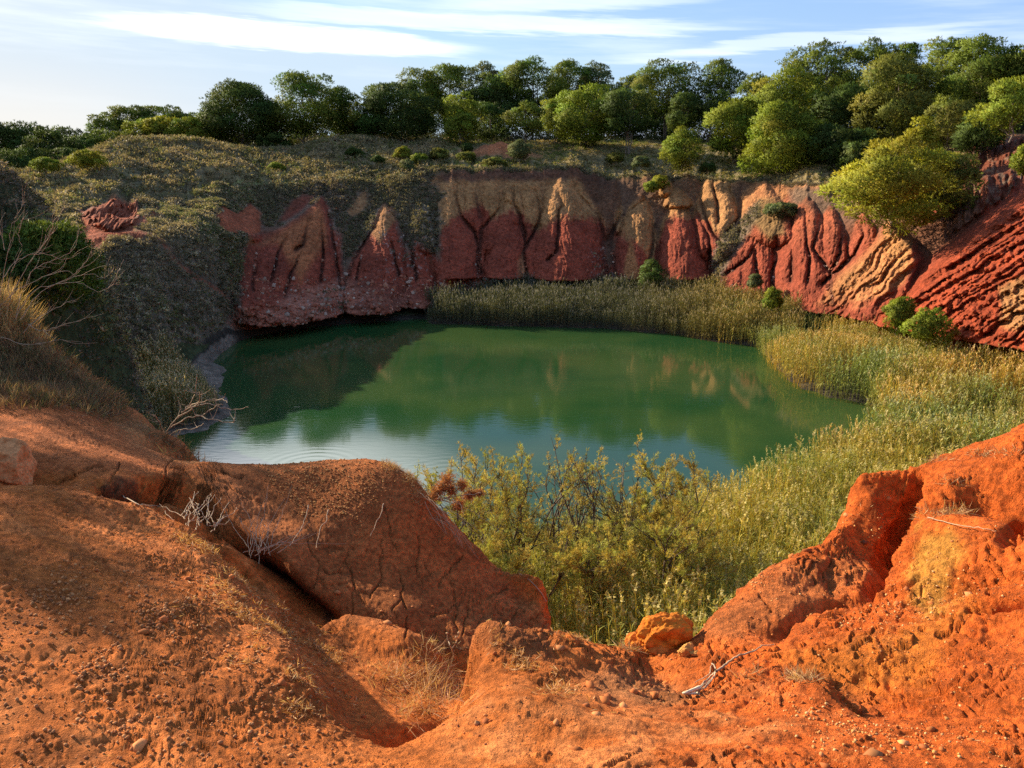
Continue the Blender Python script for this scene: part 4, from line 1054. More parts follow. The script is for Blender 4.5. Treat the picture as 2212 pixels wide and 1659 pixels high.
# the tall wood on the right
T(1590,208,112,108,'bright pine at the left foot of the tall right hand wood','bright',0.05,0.95,44)
T(1640,160,120,96,'pine climbing the left shoulder of the right hand wood','mid',0.1,1.0,45)
T(1712,142,114,160,'broad light green pine in the left part of the right hand wood','bright',0.12,1.0,46,dens=1.1)
T(1690,218,103,150,'bright pine whose lowest boughs hang over the pale bare cone at the cliff edge','bright',0.02,1.1,47,dens=1.15,pybase=392)
T(1790,84,121,150,'dark round crowned pine making the first high bump of the right skyline','mid',0.25,0.85,48)
T(1880,78,126,120,'pine of the right skyline between the two highest bumps','mid',0.25,0.85,49)
T(1948,116,107,150,'sunlit pine standing clear in front of the right hand wood, deep shade beside it','olive',0.08,1.05,50,dens=1.15)
T(1970,88,124,96,'back pine peeping over the sunlit clear standing pine','mid',0.25,0.9,51)
T(2050,82,118,120,'tall pine on the right skyline with several rounded heads','mid',0.2,0.9,52)
T(2135,76,111,146,'highest pine of the right skyline with a pointed top','mid',0.15,1.05,53,dens=1.1)
T(2215,100,110,110,'pine cut by the right edge at the skyline','mid',0.15,0.9,54)
T(2200,158,90,120,'bright pine filling the right edge above the red slope','bright',0.12,0.95,55,pybase=300)
T(2060,210,98,100,'olive pine below the many headed one, beside the black shade','olive',0.1,0.9,56)
T(2128,235,94,90,'shaded pine above the dark red scarp at the right','dark',0.08,0.9,57)
T(1992,252,88,74,'small sunlit pine rising just behind the big overhanging pine','yellow',0.0,1.2,58,cat='young pine')
T(1830,190,110,120,'shaded pine between the broad light pine and the clear standing one','dark',0.1,0.9,59)
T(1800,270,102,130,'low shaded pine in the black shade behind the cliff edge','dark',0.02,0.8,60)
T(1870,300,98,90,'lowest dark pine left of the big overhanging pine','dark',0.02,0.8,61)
T(2212,318,77,36,'small bright pine bush cut by the right edge on the red slope','bright',0.0,1.0,62,cat='young pine',pybase=378)
# the big pine hanging over the edge
T(1950,298,77,250,'biggest yellow green pine spreading over the cliff edge above the ochre spur','yellow',0.04,0.8,63,dens=1.05,ts=0.95,flat=0.6,pybase=500,ragp=0.30,ragk=1.15)
T(2052,322,80,120,'lower right pine merging with the big overhanging one','olive',0.1,0.9,64,dens=1.1,ts=0.9,pybase=470)
# young pines and bushes
rb = np.random.RandomState(77)
for i in range(34):
    px = 180+i*62+rb.uniform(-20, 20)
    sky_y = np.interp(px, [0,200,400,800,1050,1300,1500,1560,1650,1800,2212], [300,280,270,215,165,165,215,200,190,125,110])
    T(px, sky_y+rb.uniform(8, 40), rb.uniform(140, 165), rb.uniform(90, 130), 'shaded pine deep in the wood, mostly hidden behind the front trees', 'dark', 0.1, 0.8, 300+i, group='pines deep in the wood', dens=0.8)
def bush(px, pt, pb, r, wpx, label, tone, seed, cat='bush', nm='bush', ts=0.6, group=None, shape=1.0):
    return pine(px, pt, r, wpx, label, tone, -0.02, shape, seed, group, nm, cat, None, 1.5, ts, 0.85, 1, 0.0, pb)
bush(98,342,372,98,46,'rounded bright bush below the left wood, left of two','bright',101)
bush(186,326,362,99,62,'spreading bright young pine on the left end of the scrub hill','yellow',102,'young pine','young_pine')
bush(1122,304,345,109,48,'round grey green bush at the foot of the bare red mound','grey',103)
bush(1478,275,368,104,76,'bright upright young pine at the cliff edge below the dry grass gap','bright',104,'young pine','young_pine',shape=1.2)
bush(1412,562,650,89,62,'dark green bush at the foot of the central cones behind the reeds','dark',105)
bush(1632,594,622,84,34,'small grey bush on the red cliff foot','grey',106)
bush(1670,625,668,78,46,'small vivid green pine seedling between reeds and cliff, left of three','bright',107,'young pine','young_pine',shape=1.3)
bush(1946,643,715,64,64,'vivid green young pine in the reeds below the red ridges, pointed, middle of three','bright',108,'young pine','young_pine',shape=1.3)
bush(2012,668,745,60,80,'vivid green wider young pine in the reeds, right of the pointed one','bright',109,'young pine','young_pine',shape=1.1)
bush(1425,378,408,103,34,'lime green shrub on the ledge above the twin cones','yellow',110)
bush(1408,392,415,102,34,'small green shrub touching the lime one on the ledge','bright',111)
for i, (px, pt, pb, w_, tn_, lb) in enumerate([(872,318,345,34,'yellow','yellow green shrub on the plateau left of the ochre cliff'),(905,332,356,34,'bright','green shrub just below and right of the yellow green plateau shrub'),
     (945,322,345,40,'olive','olive shrub midway along the grassy plateau edge'),(880,345,368,32,'grey','pale green shrub at the lip above the left dark gully'),(1005,328,352,52,'olive','broad olive shrub below the left foot of the bare red mound'),
     (1010,312,330,28,'dark','dark shrub against the left foot of the bare red mound'),(765,320,338,30,'dark','dark green shrub on the hill slope left of the plateau grass'),(815,338,352,28,'dark','small dark shrub on the lip right of the hill slope'),
     (1070,342,362,44,'olive','low green shrub under the bare red mound'),(1560,300,326,50,'dark','dark shrub under the trees right of the dry grass gap'),(1330,330,352,40,'olive','olive shrub on the right end of the cliff top terrace'),
     (1385,338,362,44,'grey','grey green shrub above the ledge with the lime shrub'),(1530,352,375,34,'dark','dark low shrub left of the pale bare cone'),(597,352,372,34,'bright','lone green shrub in the middle of the brown hill slope'),
     (2140,398,425,36,'bright','green shrub in the grey gully at the upper right slope'),(1690,438,470,60,'grey','grey green shrub patch clinging to the lit cliff head')]):
    bush(px, pt, pb, [110,108,110,106,111,113,112,108,107,114,112,108,104,108,84,92][i], w_, lb, tn_, 120+i, 'shrub', 'shrub')
bush(85,476,668,38,185,'dark young pine with a sunlit tip standing behind the bare twigs at the left','mid',150,'young pine','young_pine',0.55,None,1.15)
bush(10,520,700,36,110,'shaded young pine at the left edge behind the bare twigs','dark',151,'young pine','young_pine',0.55,None,1.0)
# ------------------------------------------------------------------ reeds
def reed_template(rng, nleaf, lw, green, straw, plume, H=1.0, lowcut=0.1):
    """reed of height 1 (x 2.7 m later) ; returns V, quads, colours"""
    Vl, Ql, Cl = [], [], []; n = 0
    lean = rng.normal(0, 0.05, 2)
    def P_(h): return np.array([lean[0]*h*h, lean[1]*h*h, h])
    # stem : two crossed strips
    hs = [0, 0.5, 1.0]
    for ax in ((1, 0, 0), (0, 1, 0)):
        w_ = 0.0034; a = np.array(ax)
        for h in hs: Vl += [P_(h)-a*w_, P_(h)+a*w_]
        for i in range(2): Ql.append([n+2*i, n+2*i+1, n+2*i+3, n+2*i+2])
        cs = straw*0.9; Cl += [cs]*6; n += 6
    for i in range(nleaf):
        h = lowcut+(0.96-lowcut)*(i+rng.rand())/nleaf; az = i*math.pi*1.02+rng.normal(0, 0.5)
        L = rng.uniform(0.10, 0.20)*(1.1-0.3*h); up = rng.uniform(0.9, 2.8)
        d = unit(np.array([math.cos(az), math.sin(az), up])); dr = unit(np.array([math.cos(az), math.sin(az), up-1.5]))
        s = np.array([-math.sin(az), math.cos(az), rng.normal(0, 0.3)])*lw
        p0 = P_(h); p1 = p0+d*L*0.5; p2 = p1+dr*L*0.5
        Vl += [p0, p1+s, p2, p1-s]; Ql.append([n, n+1, n+2, n+3]); n += 4
        k = np.clip(0.15+0.8*rng.rand()**1.2+0.25*(h < 0.4), 0, 1)
        c = green*(1-k)+straw*k; c = c*(1+0.15*rng.normal()); Cl += [c]*4
    if plume is not None:
        p0 = P_(0.97); az = rng.uniform(0, 6.28); dirx = np.array([math.cos(az), math.sin(az), 0])
        for i in range(7):
            u = i/6; c = p0+np.array([0, 0, 0.10*u])+dirx*0.035*u*u
            d = unit(rng.normal(0, 1, 3)*[1, 1, 0.4]+[0, 0, 0.7]); s = unit(np.cross(d, rng.normal(0, 1, 3)))
            L = 0.045*(1-0.4*u); w_ = 0.013*(1.2-0.5*u)
            Vl += [c-d*L*0.4, c+s*w_, c+d*L, c-s*w_]; Ql.append([n, n+1, n+2, n+3]); n += 4
            Cl += [plume*(1+0.15*rng.normal())]*4
    return np.array(Vl), np.array(Ql), np.array(Cl)
def scatter(name, pos, hgt, temps, tint, rng, mat, lean=0.10, label=None, kind='stuff', leanv=None):
    n = len(pos); ti_ = rng.randint(0, len(temps), n); bag = Bag()
    for k, (V_, Q_, C_) in enumerate(temps):
        s = np.where(ti_ == k)[0]
        if not len(s): continue
        a = rng.uniform(0, 6.283, len(s)); ca, sa = np.cos(a), np.sin(a)
        X = V_[None, :, 0]*ca[:, None]-V_[None, :, 1]*sa[:, None]; Y = V_[None, :, 0]*sa[:, None]+V_[None, :, 1]*ca[:, None]
        Z = np.repeat(V_[None, :, 2], len(s), 0)
        lx = rng.normal(0, lean, len(s))[:, None]; ly = rng.normal(0, lean, len(s))[:, None]
        if leanv is not None: lx = lx+leanv[0]; ly = ly+leanv[1]
        cx_ = pos[s][:, 0]; cy_ = pos[s][:, 1]
        lx = lx+0.34*fbm(cx_*0.55, cy_*0.55, 6.0, o=2)[:, None]; ly = ly+0.34*fbm(cx_*0.55, cy_*0.55, 16.0, o=2)[:, None]
        X = X+lx*Z; Y = Y+ly*Z
        G = np.stack([X, Y, Z], -1)*hgt[s][:, None, None]+pos[s][:, None, :]
        C_2 = C_[None]*tint[s][:, None, :]
        f = (Q_[None]+np.arange(len(s))[:, None, None]*len(V_)).reshape(-1, 4)
        bag.add(G.reshape(-1, 3), f, None, C_2.reshape(-1, 3))
    o = bag.build(name, mat); tag(o, label, None, None, kind); return o
def rand_polar(rng, n, px0, px1, r0, r1):
    a0 = float(pix_te(px0, 830)[0]); a1 = float(pix_te(px1, 830)[0])
    a = rng.uniform(a0, a1, n); r = np.sqrt(rng.uniform(r0*r0, r1*r1, n)); return r*np.sin(a), r*np.cos(a), r, a
GRE = np.array([0.18, 0.21, 0.035]); STR = np.array([0.50, 0.37, 0.11]); PLU = np.array([0.60, 0.45, 0.20])
rg = np.random.RandomState(3)
T_near = [reed_template(rg, 20, 0.0042, GRE, STR, PLU*0.72 if i % 3 == 0 else None) for i in range(10)]
T_gold = [reed_template(rg, 10, 0.0105, GRE*1.0, STR*1.15, PLU if i % 2 == 0 else None, lowcut=0.3) for i in range(8)]
T_spit = [reed_template(rg, 9, 0.012, GRE*0.75, STR*0.7, PLU*1.0, lowcut=0.2) for i in range(6)]
T_far = [reed_template(rg, 9, 0.012, GRE*0.8, STR*0.75, PLU*0.9 if i % 3 == 0 else None, lowcut=0.2) for i in range(8)]
toe_r_of = lambda a: np.interp(a, TH, NR[0])
def clumpy(x, y, s, o=3): return fbm(x*s, y*s, 3.3, o=o)
# near reed bed under the bank
x, y, r, a = rand_polar(rg, int(30000), 500, 2500, 14.5, 44)
d = lake_sd(x, y); keep = (d > 0.1)
rr_ = np.hypot(x, y); keep &= (rg.rand(len(x)) < np.clip(1.15-0.010*r+0.8*clumpy(x, y, 0.25), 0.2, 1)) & ~((a < -0.13) & (r < 20))
x, y, r, a, d = x[keep], y[keep], r[keep], a[keep], d[keep]
z = np.where(r < 15.8, ground_near(x, y), floor_z(x, y))
h = 2.35+0.75*clumpy(x, y, 0.22)+0.25*rg.normal(size=len(x)); h *= np.clip(0.8+0.10*d, 0.8, 1.0)
h *= 0.72+0.28*ss(a, -0.02, 0.22)
yel = np.clip(0.5+1.2*clumpy(x+30, y, 0.18), 0, 1)
tint = np.stack([0.85+0.42*yel, 1.08+0.18*yel, 0.95-0.05*yel], -1)*(1+0.12*rg.normal(size=(len(x), 1)))
scatter('reeds', np.stack([x, y, z-0.05], -1), h, T_near, tint, rg, M_reed, 0.09, 'green and straw reed bed filling the hollow below the near bank')
# golden field at the right
x, y, r, a = rand_polar(rg, int(26000), 1540, 2750, 40, 84)
d = lake_sd(x, y); keep = (rg.rand(len(x)) < np.clip(0.75+2.6*clumpy(x, y, 0.35)+0.8*ss(d, 3.0, 0.5), 0.12, 1)) & (d > -0.7) & (r < toe_r_of(a)-0.3)
x, y, r, a, d = x[keep], y[keep], r[keep], a[keep], d[keep]
z = floor_z(x, y); h = (2.5+1.0*clumpy(x, y, 0.16)+0.22*rg.normal(size=len(x)))*(1-0.34*ss(r, 58, 72))
pxr, _ = project(x, y, z)
yel = np.clip(0.5+2.0*clumpy(x+9, y-4, 0.14), 0, 1)
tint = np.stack([0.62+0.50*yel, 0.88+0.14*yel, 0.90-0.0*yel], -1)*(1+0.12*rg.normal(size=(len(x), 1)))
scatter('reeds', np.stack([x, y, z-0.05], -1), h, T_gold, tint, rg, M_reed, 0.12, 'golden reed field at the right of the lake')
# shaded reed belt on the far shore
x, y, r, a = rand_polar(rg, int(26000), 925, 1720, 74, 94)
d = lake_sd(x, y); keep = (d > -0.5) & (r < toe_r_of(a)+0.3) & (r > 74)
x, y, r, a, d = x[keep], y[keep], r[keep], a[keep], d[keep]
z = floor_z(x, y); h = 1.75+1.1*clumpy(x, y, 0.35)+0.28*rg.normal(size=len(x))
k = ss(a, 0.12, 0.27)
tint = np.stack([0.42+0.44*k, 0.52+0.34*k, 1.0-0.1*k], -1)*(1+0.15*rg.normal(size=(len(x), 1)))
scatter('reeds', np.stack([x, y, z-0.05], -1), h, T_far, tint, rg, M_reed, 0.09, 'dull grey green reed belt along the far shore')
# reeds on the left spit
x, y, r, a = rand_polar(rg, int(34000), -260, 500, 33, 68)
d = lake_sd(x, y); keep = (d > 0.5) & (rg.rand(len(x)) < 0.45+0.8*ss(14-d, 0, 8)) & (r < toe_r_of(a)+4) & (ground_far(x, y) < 2.0)
x, y, r, a, d = x[keep], y[keep], r[keep], a[keep], d[keep]
z = ground_far(x, y); h = (1.45+0.7*clumpy(x, y, 0.3)+0.25*rg.normal(size=len(x)))*ss(d, -1.5, 3)
k = np.clip(0.5+1.6*clumpy(x, y+7, 0.35), 0, 1)
tint = np.stack([1.0+0.45*k, 1.1+0.3*k, 1.7-0.2*k], -1)*(1+0.2*rg.normal(size=(len(x), 1)))
scatter('reeds', np.stack([x, y, z-0.05], -1), h, T_spit, tint, rg, M_reed, 0.12, 'grey olive reeds on the muddy spit at the left of the lake')

# ------------------------------------------------------------------ scrub : low ground cover over the hill, the slopes and cliff heads
def scrub(name, label, n, pick, hmin, hmax, cols, seed, per=16, sz=0.30, prob=None):
    rng = np.random.RandomState(seed)
    ii, jj = np.where(pick)
    wgt_ = Rf[ii, jj]*np.gradient(Rf, axis=1)[ii, jj]
    wgt_ = wgt_*(prob[ii, jj] if prob is not None else 1); wgt_ = np.maximum(wgt_, 0); wgt_ /= wgt_.sum()
    s = rng.choice(len(ii), n, p=wgt_); i, j = ii[s], jj[s]
    c = np.stack([Xd[i, j], Yd[i, j], Zd[i, j]], -1)+rng.normal(0, 0.12, (n, 3))*[1, 1, 0]
    rad = rng.uniform(hmin, hmax, n)*(0.75+0.8*np.clip(fbm(c[:, 0]*0.2, c[:, 1]*0.2, 1.0, o=2)+0.2, 0, 1))
    kf_ = np.clip(0.5+1.5*fbm(c[:, 0]*0.12+7, c[:, 1]*0.12, 0, o=3)+0.25*rng.normal(size=n), 0, 0.999)*len(cols)
    base_ = np.array(cols)[kf_.astype(int)]*(1+0.2*rng.normal(size=(n, 1)))
    P_ = np.repeat(c, per, 0); R_ = np.repeat(rad, per)
    d = unit(rng.normal(0, 1, (n*per, 3))*[1, 1, 0.6]+[0, 0, 0.35]); d[:, 2] = np.abs(d[:, 2])
    pos = P_+d*(R_*rng.uniform(0.5, 1.0, n*per))[:, None]*[1.3, 1.3, 0.9]
    V_, Q_, C_ = tufts(pos, d, sz*rng.uniform(0.6, 1.3, n*per), sz*0.38, np.clip(np.repeat(base_, per, 0)*(1+0.2*rng.normal(size=(n*per, 1))), 0.01, 0.6), rng, 2, 0.6)
    bag = Bag(); bag.add(V_, Q_, None, C_); o = bag.build(name, M_grass); tag(o, label, None, None, 'stuff'); return o
infr = (PXf > -250) & (PXf < 2450)
hillm = (PYf < rim_py-2) & (Rf < NR[4][:, None]+6) & infr & (colf[..., 0] < 1.6*colf[..., 1]) & (Rf > 55)
scrub('scrub', 'brown and olive scrub covering the hill left of the cliffs', 9000, hillm & (PXf < 960), 0.20, 0.62, [(0.34,0.26,0.15),(0.28,0.22,0.13),(0.14,0.13,0.06),(0.20,0.165,0.09),(0.30,0.255,0.13),(0.14,0.155,0.05),(0.30,0.23,0.14)], 21, 14, 0.27)
scrub('dry_grass', 'dry and green grass on the plateau along the cliff top', 7000, hillm & (PXf >= 930), 0.15, 0.38, [(0.30,0.23,0.10),(0.24,0.20,0.08),(0.16,0.17,0.05),(0.30,0.24,0.11),(0.14,0.17,0.045)], 22, 10, 0.22)
slm = (PXf < 545) & (PXf > -100) & (PYf > rim_py) & (PYf < 760) & (Rf > 42) & (colf[..., 0] < 1.6*colf[..., 1]) & (Zf > 0.9)
scrub('scrub', 'dark matted scrub on the shaded slope left of the lake', 10000, slm, 0.12, 0.38, [(0.25,0.20,0.13),(0.32,0.25,0.165),(0.16,0.14,0.08),(0.40,0.32,0.21),(0.21,0.21,0.09)], 23, 14, 0.20)
mid = (PXf >= 470) & (PXf < 2150) & (PYf > rim_py-4) & (PYf < toe_py-20) & (colf[..., 0] < 1.6*colf[..., 1]) & (colf[..., 1] > 0.045)
scrub('scrub', 'dark scrub clinging to gullies of the cliff face', 5000, mid, 0.10, 0.32, [(0.19,0.145,0.10),(0.14,0.13,0.07),(0.24,0.20,0.12)], 24, 12, 0.20)
nm = (PXf < 340) & (Rf < 62) & (Rf > 28) & (Zf > 1.2)
scrub('scrub', 'grey brown weeds on the steep shaded slope at the left edge', 7000, nm, 0.10, 0.34, [(0.19,0.135,0.10),(0.15,0.11,0.08),(0.23,0.17,0.12),(0.13,0.11,0.065)], 25, 12, 0.15)
def undergrowth():
    rng = np.random.RandomState(26); n = 2600
    px = rng.uniform(-120, 2400, n); a = pix_te(px, 320)[0]; r = np.interp(a, TH, NR[4])+rng.uniform(-3, 22, n)
    x, y = r*np.sin(a), r*np.cos(a); z = ground_far(x, y)
    k = ~((px > 1100) & (px < 1600) & (rng.rand(n) < 0.6)); x, y, z = x[k], y[k], z[k]; n = len(x); per = 34
    rad = rng.uniform(0.4, 1.35, n)
    P_ = np.repeat(np.stack([x, y, z+rad*0.3], -1), per, 0); d = unit(rng.normal(0, 1, (n*per, 3))); d[:, 2] = np.abs(d[:, 2])
    pos = P_+d*(np.repeat(rad, per)*rng.uniform(0.5, 1, n*per))[:, None]*[1.3, 1.3, 1]
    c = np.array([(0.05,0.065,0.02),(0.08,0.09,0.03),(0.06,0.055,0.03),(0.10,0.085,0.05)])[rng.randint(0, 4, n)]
    V_, Q_, C_ = tufts(pos, d, 0.34, 0.11, np.repeat(c, per, 0)*(1+0.2*rng.normal(size=(n*per, 1))), rng, 2, 0.6)
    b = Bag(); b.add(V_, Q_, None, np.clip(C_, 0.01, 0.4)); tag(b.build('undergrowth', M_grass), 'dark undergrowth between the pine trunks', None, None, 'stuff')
undergrowth()

# ------------------------------------------------------------------ tamarisks in front of the water
def tamarisk(px, pytop, r, wpx, label, seed, dens=1.0, bare=0.0, pz=None):
    rng = np.random.RandomState(500+seed)
    a, te = pix_te(px, pytop); x, y = r*math.sin(a), r*math.cos(a)
    zt = CAMZ+r*float(te); zb = float(floor_z(np.array([x]), np.array([y]))[0])-0.1 if pz is None else pz
    H = zt-zb; R = wpx/2/F_PX*r
    root = empty('tamarisk_shrub', (x, y, zb)); tag(root, label, 'shrub', 'feathery tamarisks between the bank and the water')
    wood = Bag(); fp, fd, fc = [], [], []
    def branch(p, d, L, rad, lev):
        n = 5; pts = [p]; dd = d
        for i in range(n):
            dd = unit(dd+rng.normal(0, 0.13, 3)+[0, 0, 0.06]); pts.append(pts[-1]+dd*L/n)
        pts = np.array(pts); V_, Q_ = tube(pts, np.linspace(rad, rad*0.35, n+1), 4 if lev else 5); wood.add(V_, Q_)
        if lev < 2:
            for k in range(6 if lev == 0 else 6):
                u = rng.uniform(0.25, 1.0); i = int(u*n); i = min(i, n-1)
                sd_ = unit(dd*0.8+rng.normal(0, 0.62, 3)+[0, 0, 0.30])
                branch(pts[i]+(pts[i+1]-pts[i])*(u*n-i), sd_, L*rng.uniform(0.35, 0.55)*(1.15-0.4*u), rad*0.45, lev+1)
        if lev >= 1 and rng.rand() > bare:
            m_ = int((22 if lev == 2 else 10)*dens)
            u = rng.uniform(0.25, 1.0, m_)*n; i = np.minimum(u.astype(int), n-1)
            q = pts[i]+(pts[i+1]-pts[i])*(u-i)[:, None]+rng.normal(0, 0.05*L**0.5, (m_, 3))
            fp.append(q); fd.append(unit(dd+rng.normal(0, 0.5, (m_, 3)))); 
            t_ = np.array([0.50, 0.38, 0.085])*(1+0.2*rng.normal()) if rng.rand() < 0.6 else np.array([0.38, 0.38, 0.085])*(1+0.15*rng.normal())
            fc.append(np.repeat(t_[None], m_, 0)*(1+0.15*rng.normal(size=(m_, 1))))
    ns = 5
    for k in range(ns):
        az_ = k*6.283/ns+rng.normal(0, 0.3); sp_ = rng.uniform(0.08, 0.40)*min(R/H*2.2, 1.2)
        d = unit(np.array([math.cos(az_)*sp_, math.sin(az_)*sp_, 1.0]))
        branch(np.array([0.1*math.cos(az_), 0.1*math.sin(az_), 0]), d, H*rng.uniform(0.55, 0.74), 0.026+0.004*H, 0)
    wood.build('branches', M_darktwig, root, smooth=True)
    fp, fd, fc = np.concatenate(fp), np.concatenate(fd), np.concatenate(fc)
    V_, Q_, C_ = tufts(fp, fd, 0.11*rng.uniform(0.6, 1.3, len(fp)), 0.012, np.clip(fc, 0.01, 0.6), rng, 6, 0.45)
    b = Bag(); b.add(V_, Q_, None, C_); b.build('foliage', M_grass, root)
    return root
tamarisk(952,940,20.5,150,'golden feathery tamarisk just right of the clay mound, against the bright water',1,0.9)
tamarisk(1010,925,23.0,120,'thin tamarisk with a reddish top right of the one beside the mound',2,0.8)
tamarisk(1098,912,22.5,170,'tamarisk with a dark forked stem and three golden plumed tops over the water',3,0.9)
tamarisk(1195,935,24.0,130,'sparse brownish tamarisk in the middle of the row, water showing through it',4,0.5,0.35)
tamarisk(1300,950,23.5,150,'half bare tamarisk with pale twigs and a dark trunk fork',5,0.45,0.5)
tamarisk(1375,922,25.5,120,'half bare grey twigged tamarisk just left of the tallest golden one',6,0.6,0.4)
tamarisk(1450,902,24.5,140,'tallest golden tamarisk at the right end of the row',7,1.0)
tamarisk(1120,1060,19.5,230,'low bushy tamarisk in front of the forked one, close above the reeds',8,1.1)
tamarisk(1010,1110,18.5,200,'low brown tamarisk at the foot of the clay mound flank',9,1.0)
tamarisk(1290,1100,20.0,220,'low dense tamarisk in the middle of the hollow among dark reeds',10,0.9)
tamarisk(1440,1010,22.0,180,'rounded brown tamarisk below the tallest golden one',11,1.0)
# ------------------------------------------------------------------ small things on the near bank
VN = np.stack([Xn2, Yn2, Zn2], -1)
PXg, PYg = project(Xn2, Yn2, Zn2)
def near_at(px, py, rmax=14):
    """nearest visible point of the near bank under a picture point"""
    d = (PXg-px)**2+(PYg-py)**2
    ok = (d < 30) & (Rn < rmax)
    if not ok.any():
        i = np.unravel_index(np.argmin(np.where(Rn < rmax, d, 1e12)), d.shape); return VN[i].copy()
    r = np.where(ok, Rn, 1e9); i = np.unravel_index(np.argmin(r+d*0.002), d.shape); return VN[i].copy()
nth_ = np.gradient(THn)[:, None]
area_n = Rn*np.abs(nth_)*np.sqrt(np.gradient(Rn, axis=1)**2+np.gradient(Zn, axis=1)**2)
def near_pick(mask, n, seed):
    rng = np.random.RandomState(seed); ii, jj = np.where(mask > 0.001)
    w_ = area_n[ii, jj]*mask[ii, jj]; w_ /= w_.sum(); s = rng.choice(len(ii), n, p=w_)
    i, j = np.minimum(ii[s], VN.shape[0]-2), np.minimum(jj[s], VN.shape[1]-2)
    global LASTP
    LASTP = VN[i, j]+rng.rand(n, 1)*(VN[i+1, j]-VN[i, j])+rng.rand(n, 1)*(VN[i, j+1]-VN[i, j])
    return i, j, rng
ph = (1+5**0.5)/2
ICO = unit(np.array([(-1,ph,0),(1,ph,0),(-1,-ph,0),(1,-ph,0),(0,-1,ph),(0,1,ph),(0,-1,-ph),(0,1,-ph),(ph,0,-1),(ph,0,1),(-ph,0,-1),(-ph,0,1)], float))
ICOF = np.array([(0,11,5),(0,5,1),(0,1,7),(0,7,10),(0,10,11),(1,5,9),(5,11,4),(11,10,2),(10,7,6),(7,1,8),(3,9,4),(3,4,2),(3,2,6),(3,6,8),(3,8,9),(4,9,5),(2,4,11),(6,2,10),(8,6,7),(9,8,1)])
def stones(name, label, mask, n, seed, r0, r1, cols, sink=0.35, flat=0.75, pw=3.0):
    i, j, rng = near_pick(mask, n, seed); P_ = LASTP; N_ = Nn[i, j]
    rad = r0+(r1-r0)*rng.rand(n)**pw
    V_ = ICO[None]*(1+0.22*rng.normal(size=(n, 12, 1)))*rng.uniform(0.7, 1.25, (n, 1, 3)); V_[:, :, 2] *= flat
    V_ = V_*rad[:, None, None]+(P_+N_*(rad*(1-2*sink)*flat)[:, None])[:, None]
    f = (ICOF[None]+np.arange(n)[:, None, None]*12).reshape(-1, 3)
    c = np.array(cols)[rng.randint(0, len(cols), n)]*(1+0.18*rng.normal(size=(n, 1)))
    o = make_mesh(name, V_, None, f, np.repeat(np.clip(c, 0.02, 0.8), 12, 0), M_soilbit, smooth=True); tag(o, label, None, None, 'stuff'); return o
m, t, out = mat_new('loose_soil_bits')
ca = t.new('ShaderNodeAttribute', attribute_name='Col').outputs[0]
p = t.new('ShaderNodeBsdfPrincipled', i_Roughness=0.9); p.inputs['Specular IOR Level'].default_value = 0.2; t.l.new(ca, p.inputs['Base Color']); t.l.new(p.outputs[0], out.inputs[0]); M_soilbit = m
fr = (np.abs(THn) < 0.68)[:, None]*(Rn > 1.5)
patchy = ss(fbm(Xn*1.6, Yn*1.6, 3.0, o=3), 0.02, 0.3)
patch2 = ss(fbm(Xn*4.2, Yn*4.2, 1.0, o=3), 0.0, 0.35)
ml = fr*ss(PXn, 800, 600)*ss(PYn, 1180, 1320)*(Rn < 4.4)*(0.16+patchy*patch2)
stones('pebbles', 'small round brown clay pellets lying in patches on the left slope', ml, 3200, 31, 0.0025, 0.0078, [(0.44,0.17,0.055),(0.36,0.13,0.045),(0.50,0.22,0.08),(0.30,0.12,0.045)], 0.3, 0.85, 1.6)
mr = fr*ss(PXn, 1350, 1650)*ss(PYn, 1060, 1180)*(Rn < 5.2)*(0.1+patchy)
stones('pebbles', 'pale yellow grit scattered over the right hand slope', mr, 3600, 32, 0.0018, 0.0065, [(0.60,0.28,0.08),(0.55,0.20,0.05),(0.64,0.36,0.14),(0.40,0.12,0.03)], 0.3, 0.8, 3.0)
mc_ = fr*(Rn < 7.5)*ss(PYn, 1000, 1060)*(0.15+patch2)
stones('crumbs', 'fine crumbs of clay over the whole foreground bank', mc_, 9000, 33, 0.0018, 0.0065, [(0.42,0.12,0.03),(0.34,0.10,0.03),(0.50,0.19,0.06),(0.26,0.08,0.03)], 0.3, 0.8, 3.0)
mm_ = fr*poly_mask(PXn, PYn, [(560,1010),(780,995),(850,1020),(780,1130),(640,1110)], soft=20)*(Rn < 8)
stones('crumbs', 'coarse golden crumbs on top of the clay mound', mm_, 2600, 34, 0.003, 0.010, [(0.42,0.20,0.06),(0.34,0.15,0.05),(0.50,0.26,0.09)], 0.3, 0.8, 2.0)
mcl = fr*(Rn < 6.5)*(0.1+patchy)*ss(PYn, 1020, 1100)
stones('clods', 'angular clay clods half sunk in the foreground slopes', mcl, 420, 35, 0.008, 0.026, [(0.46,0.14,0.035),(0.38,0.11,0.03),(0.54,0.21,0.07)], 0.42, 0.7, 2.5)
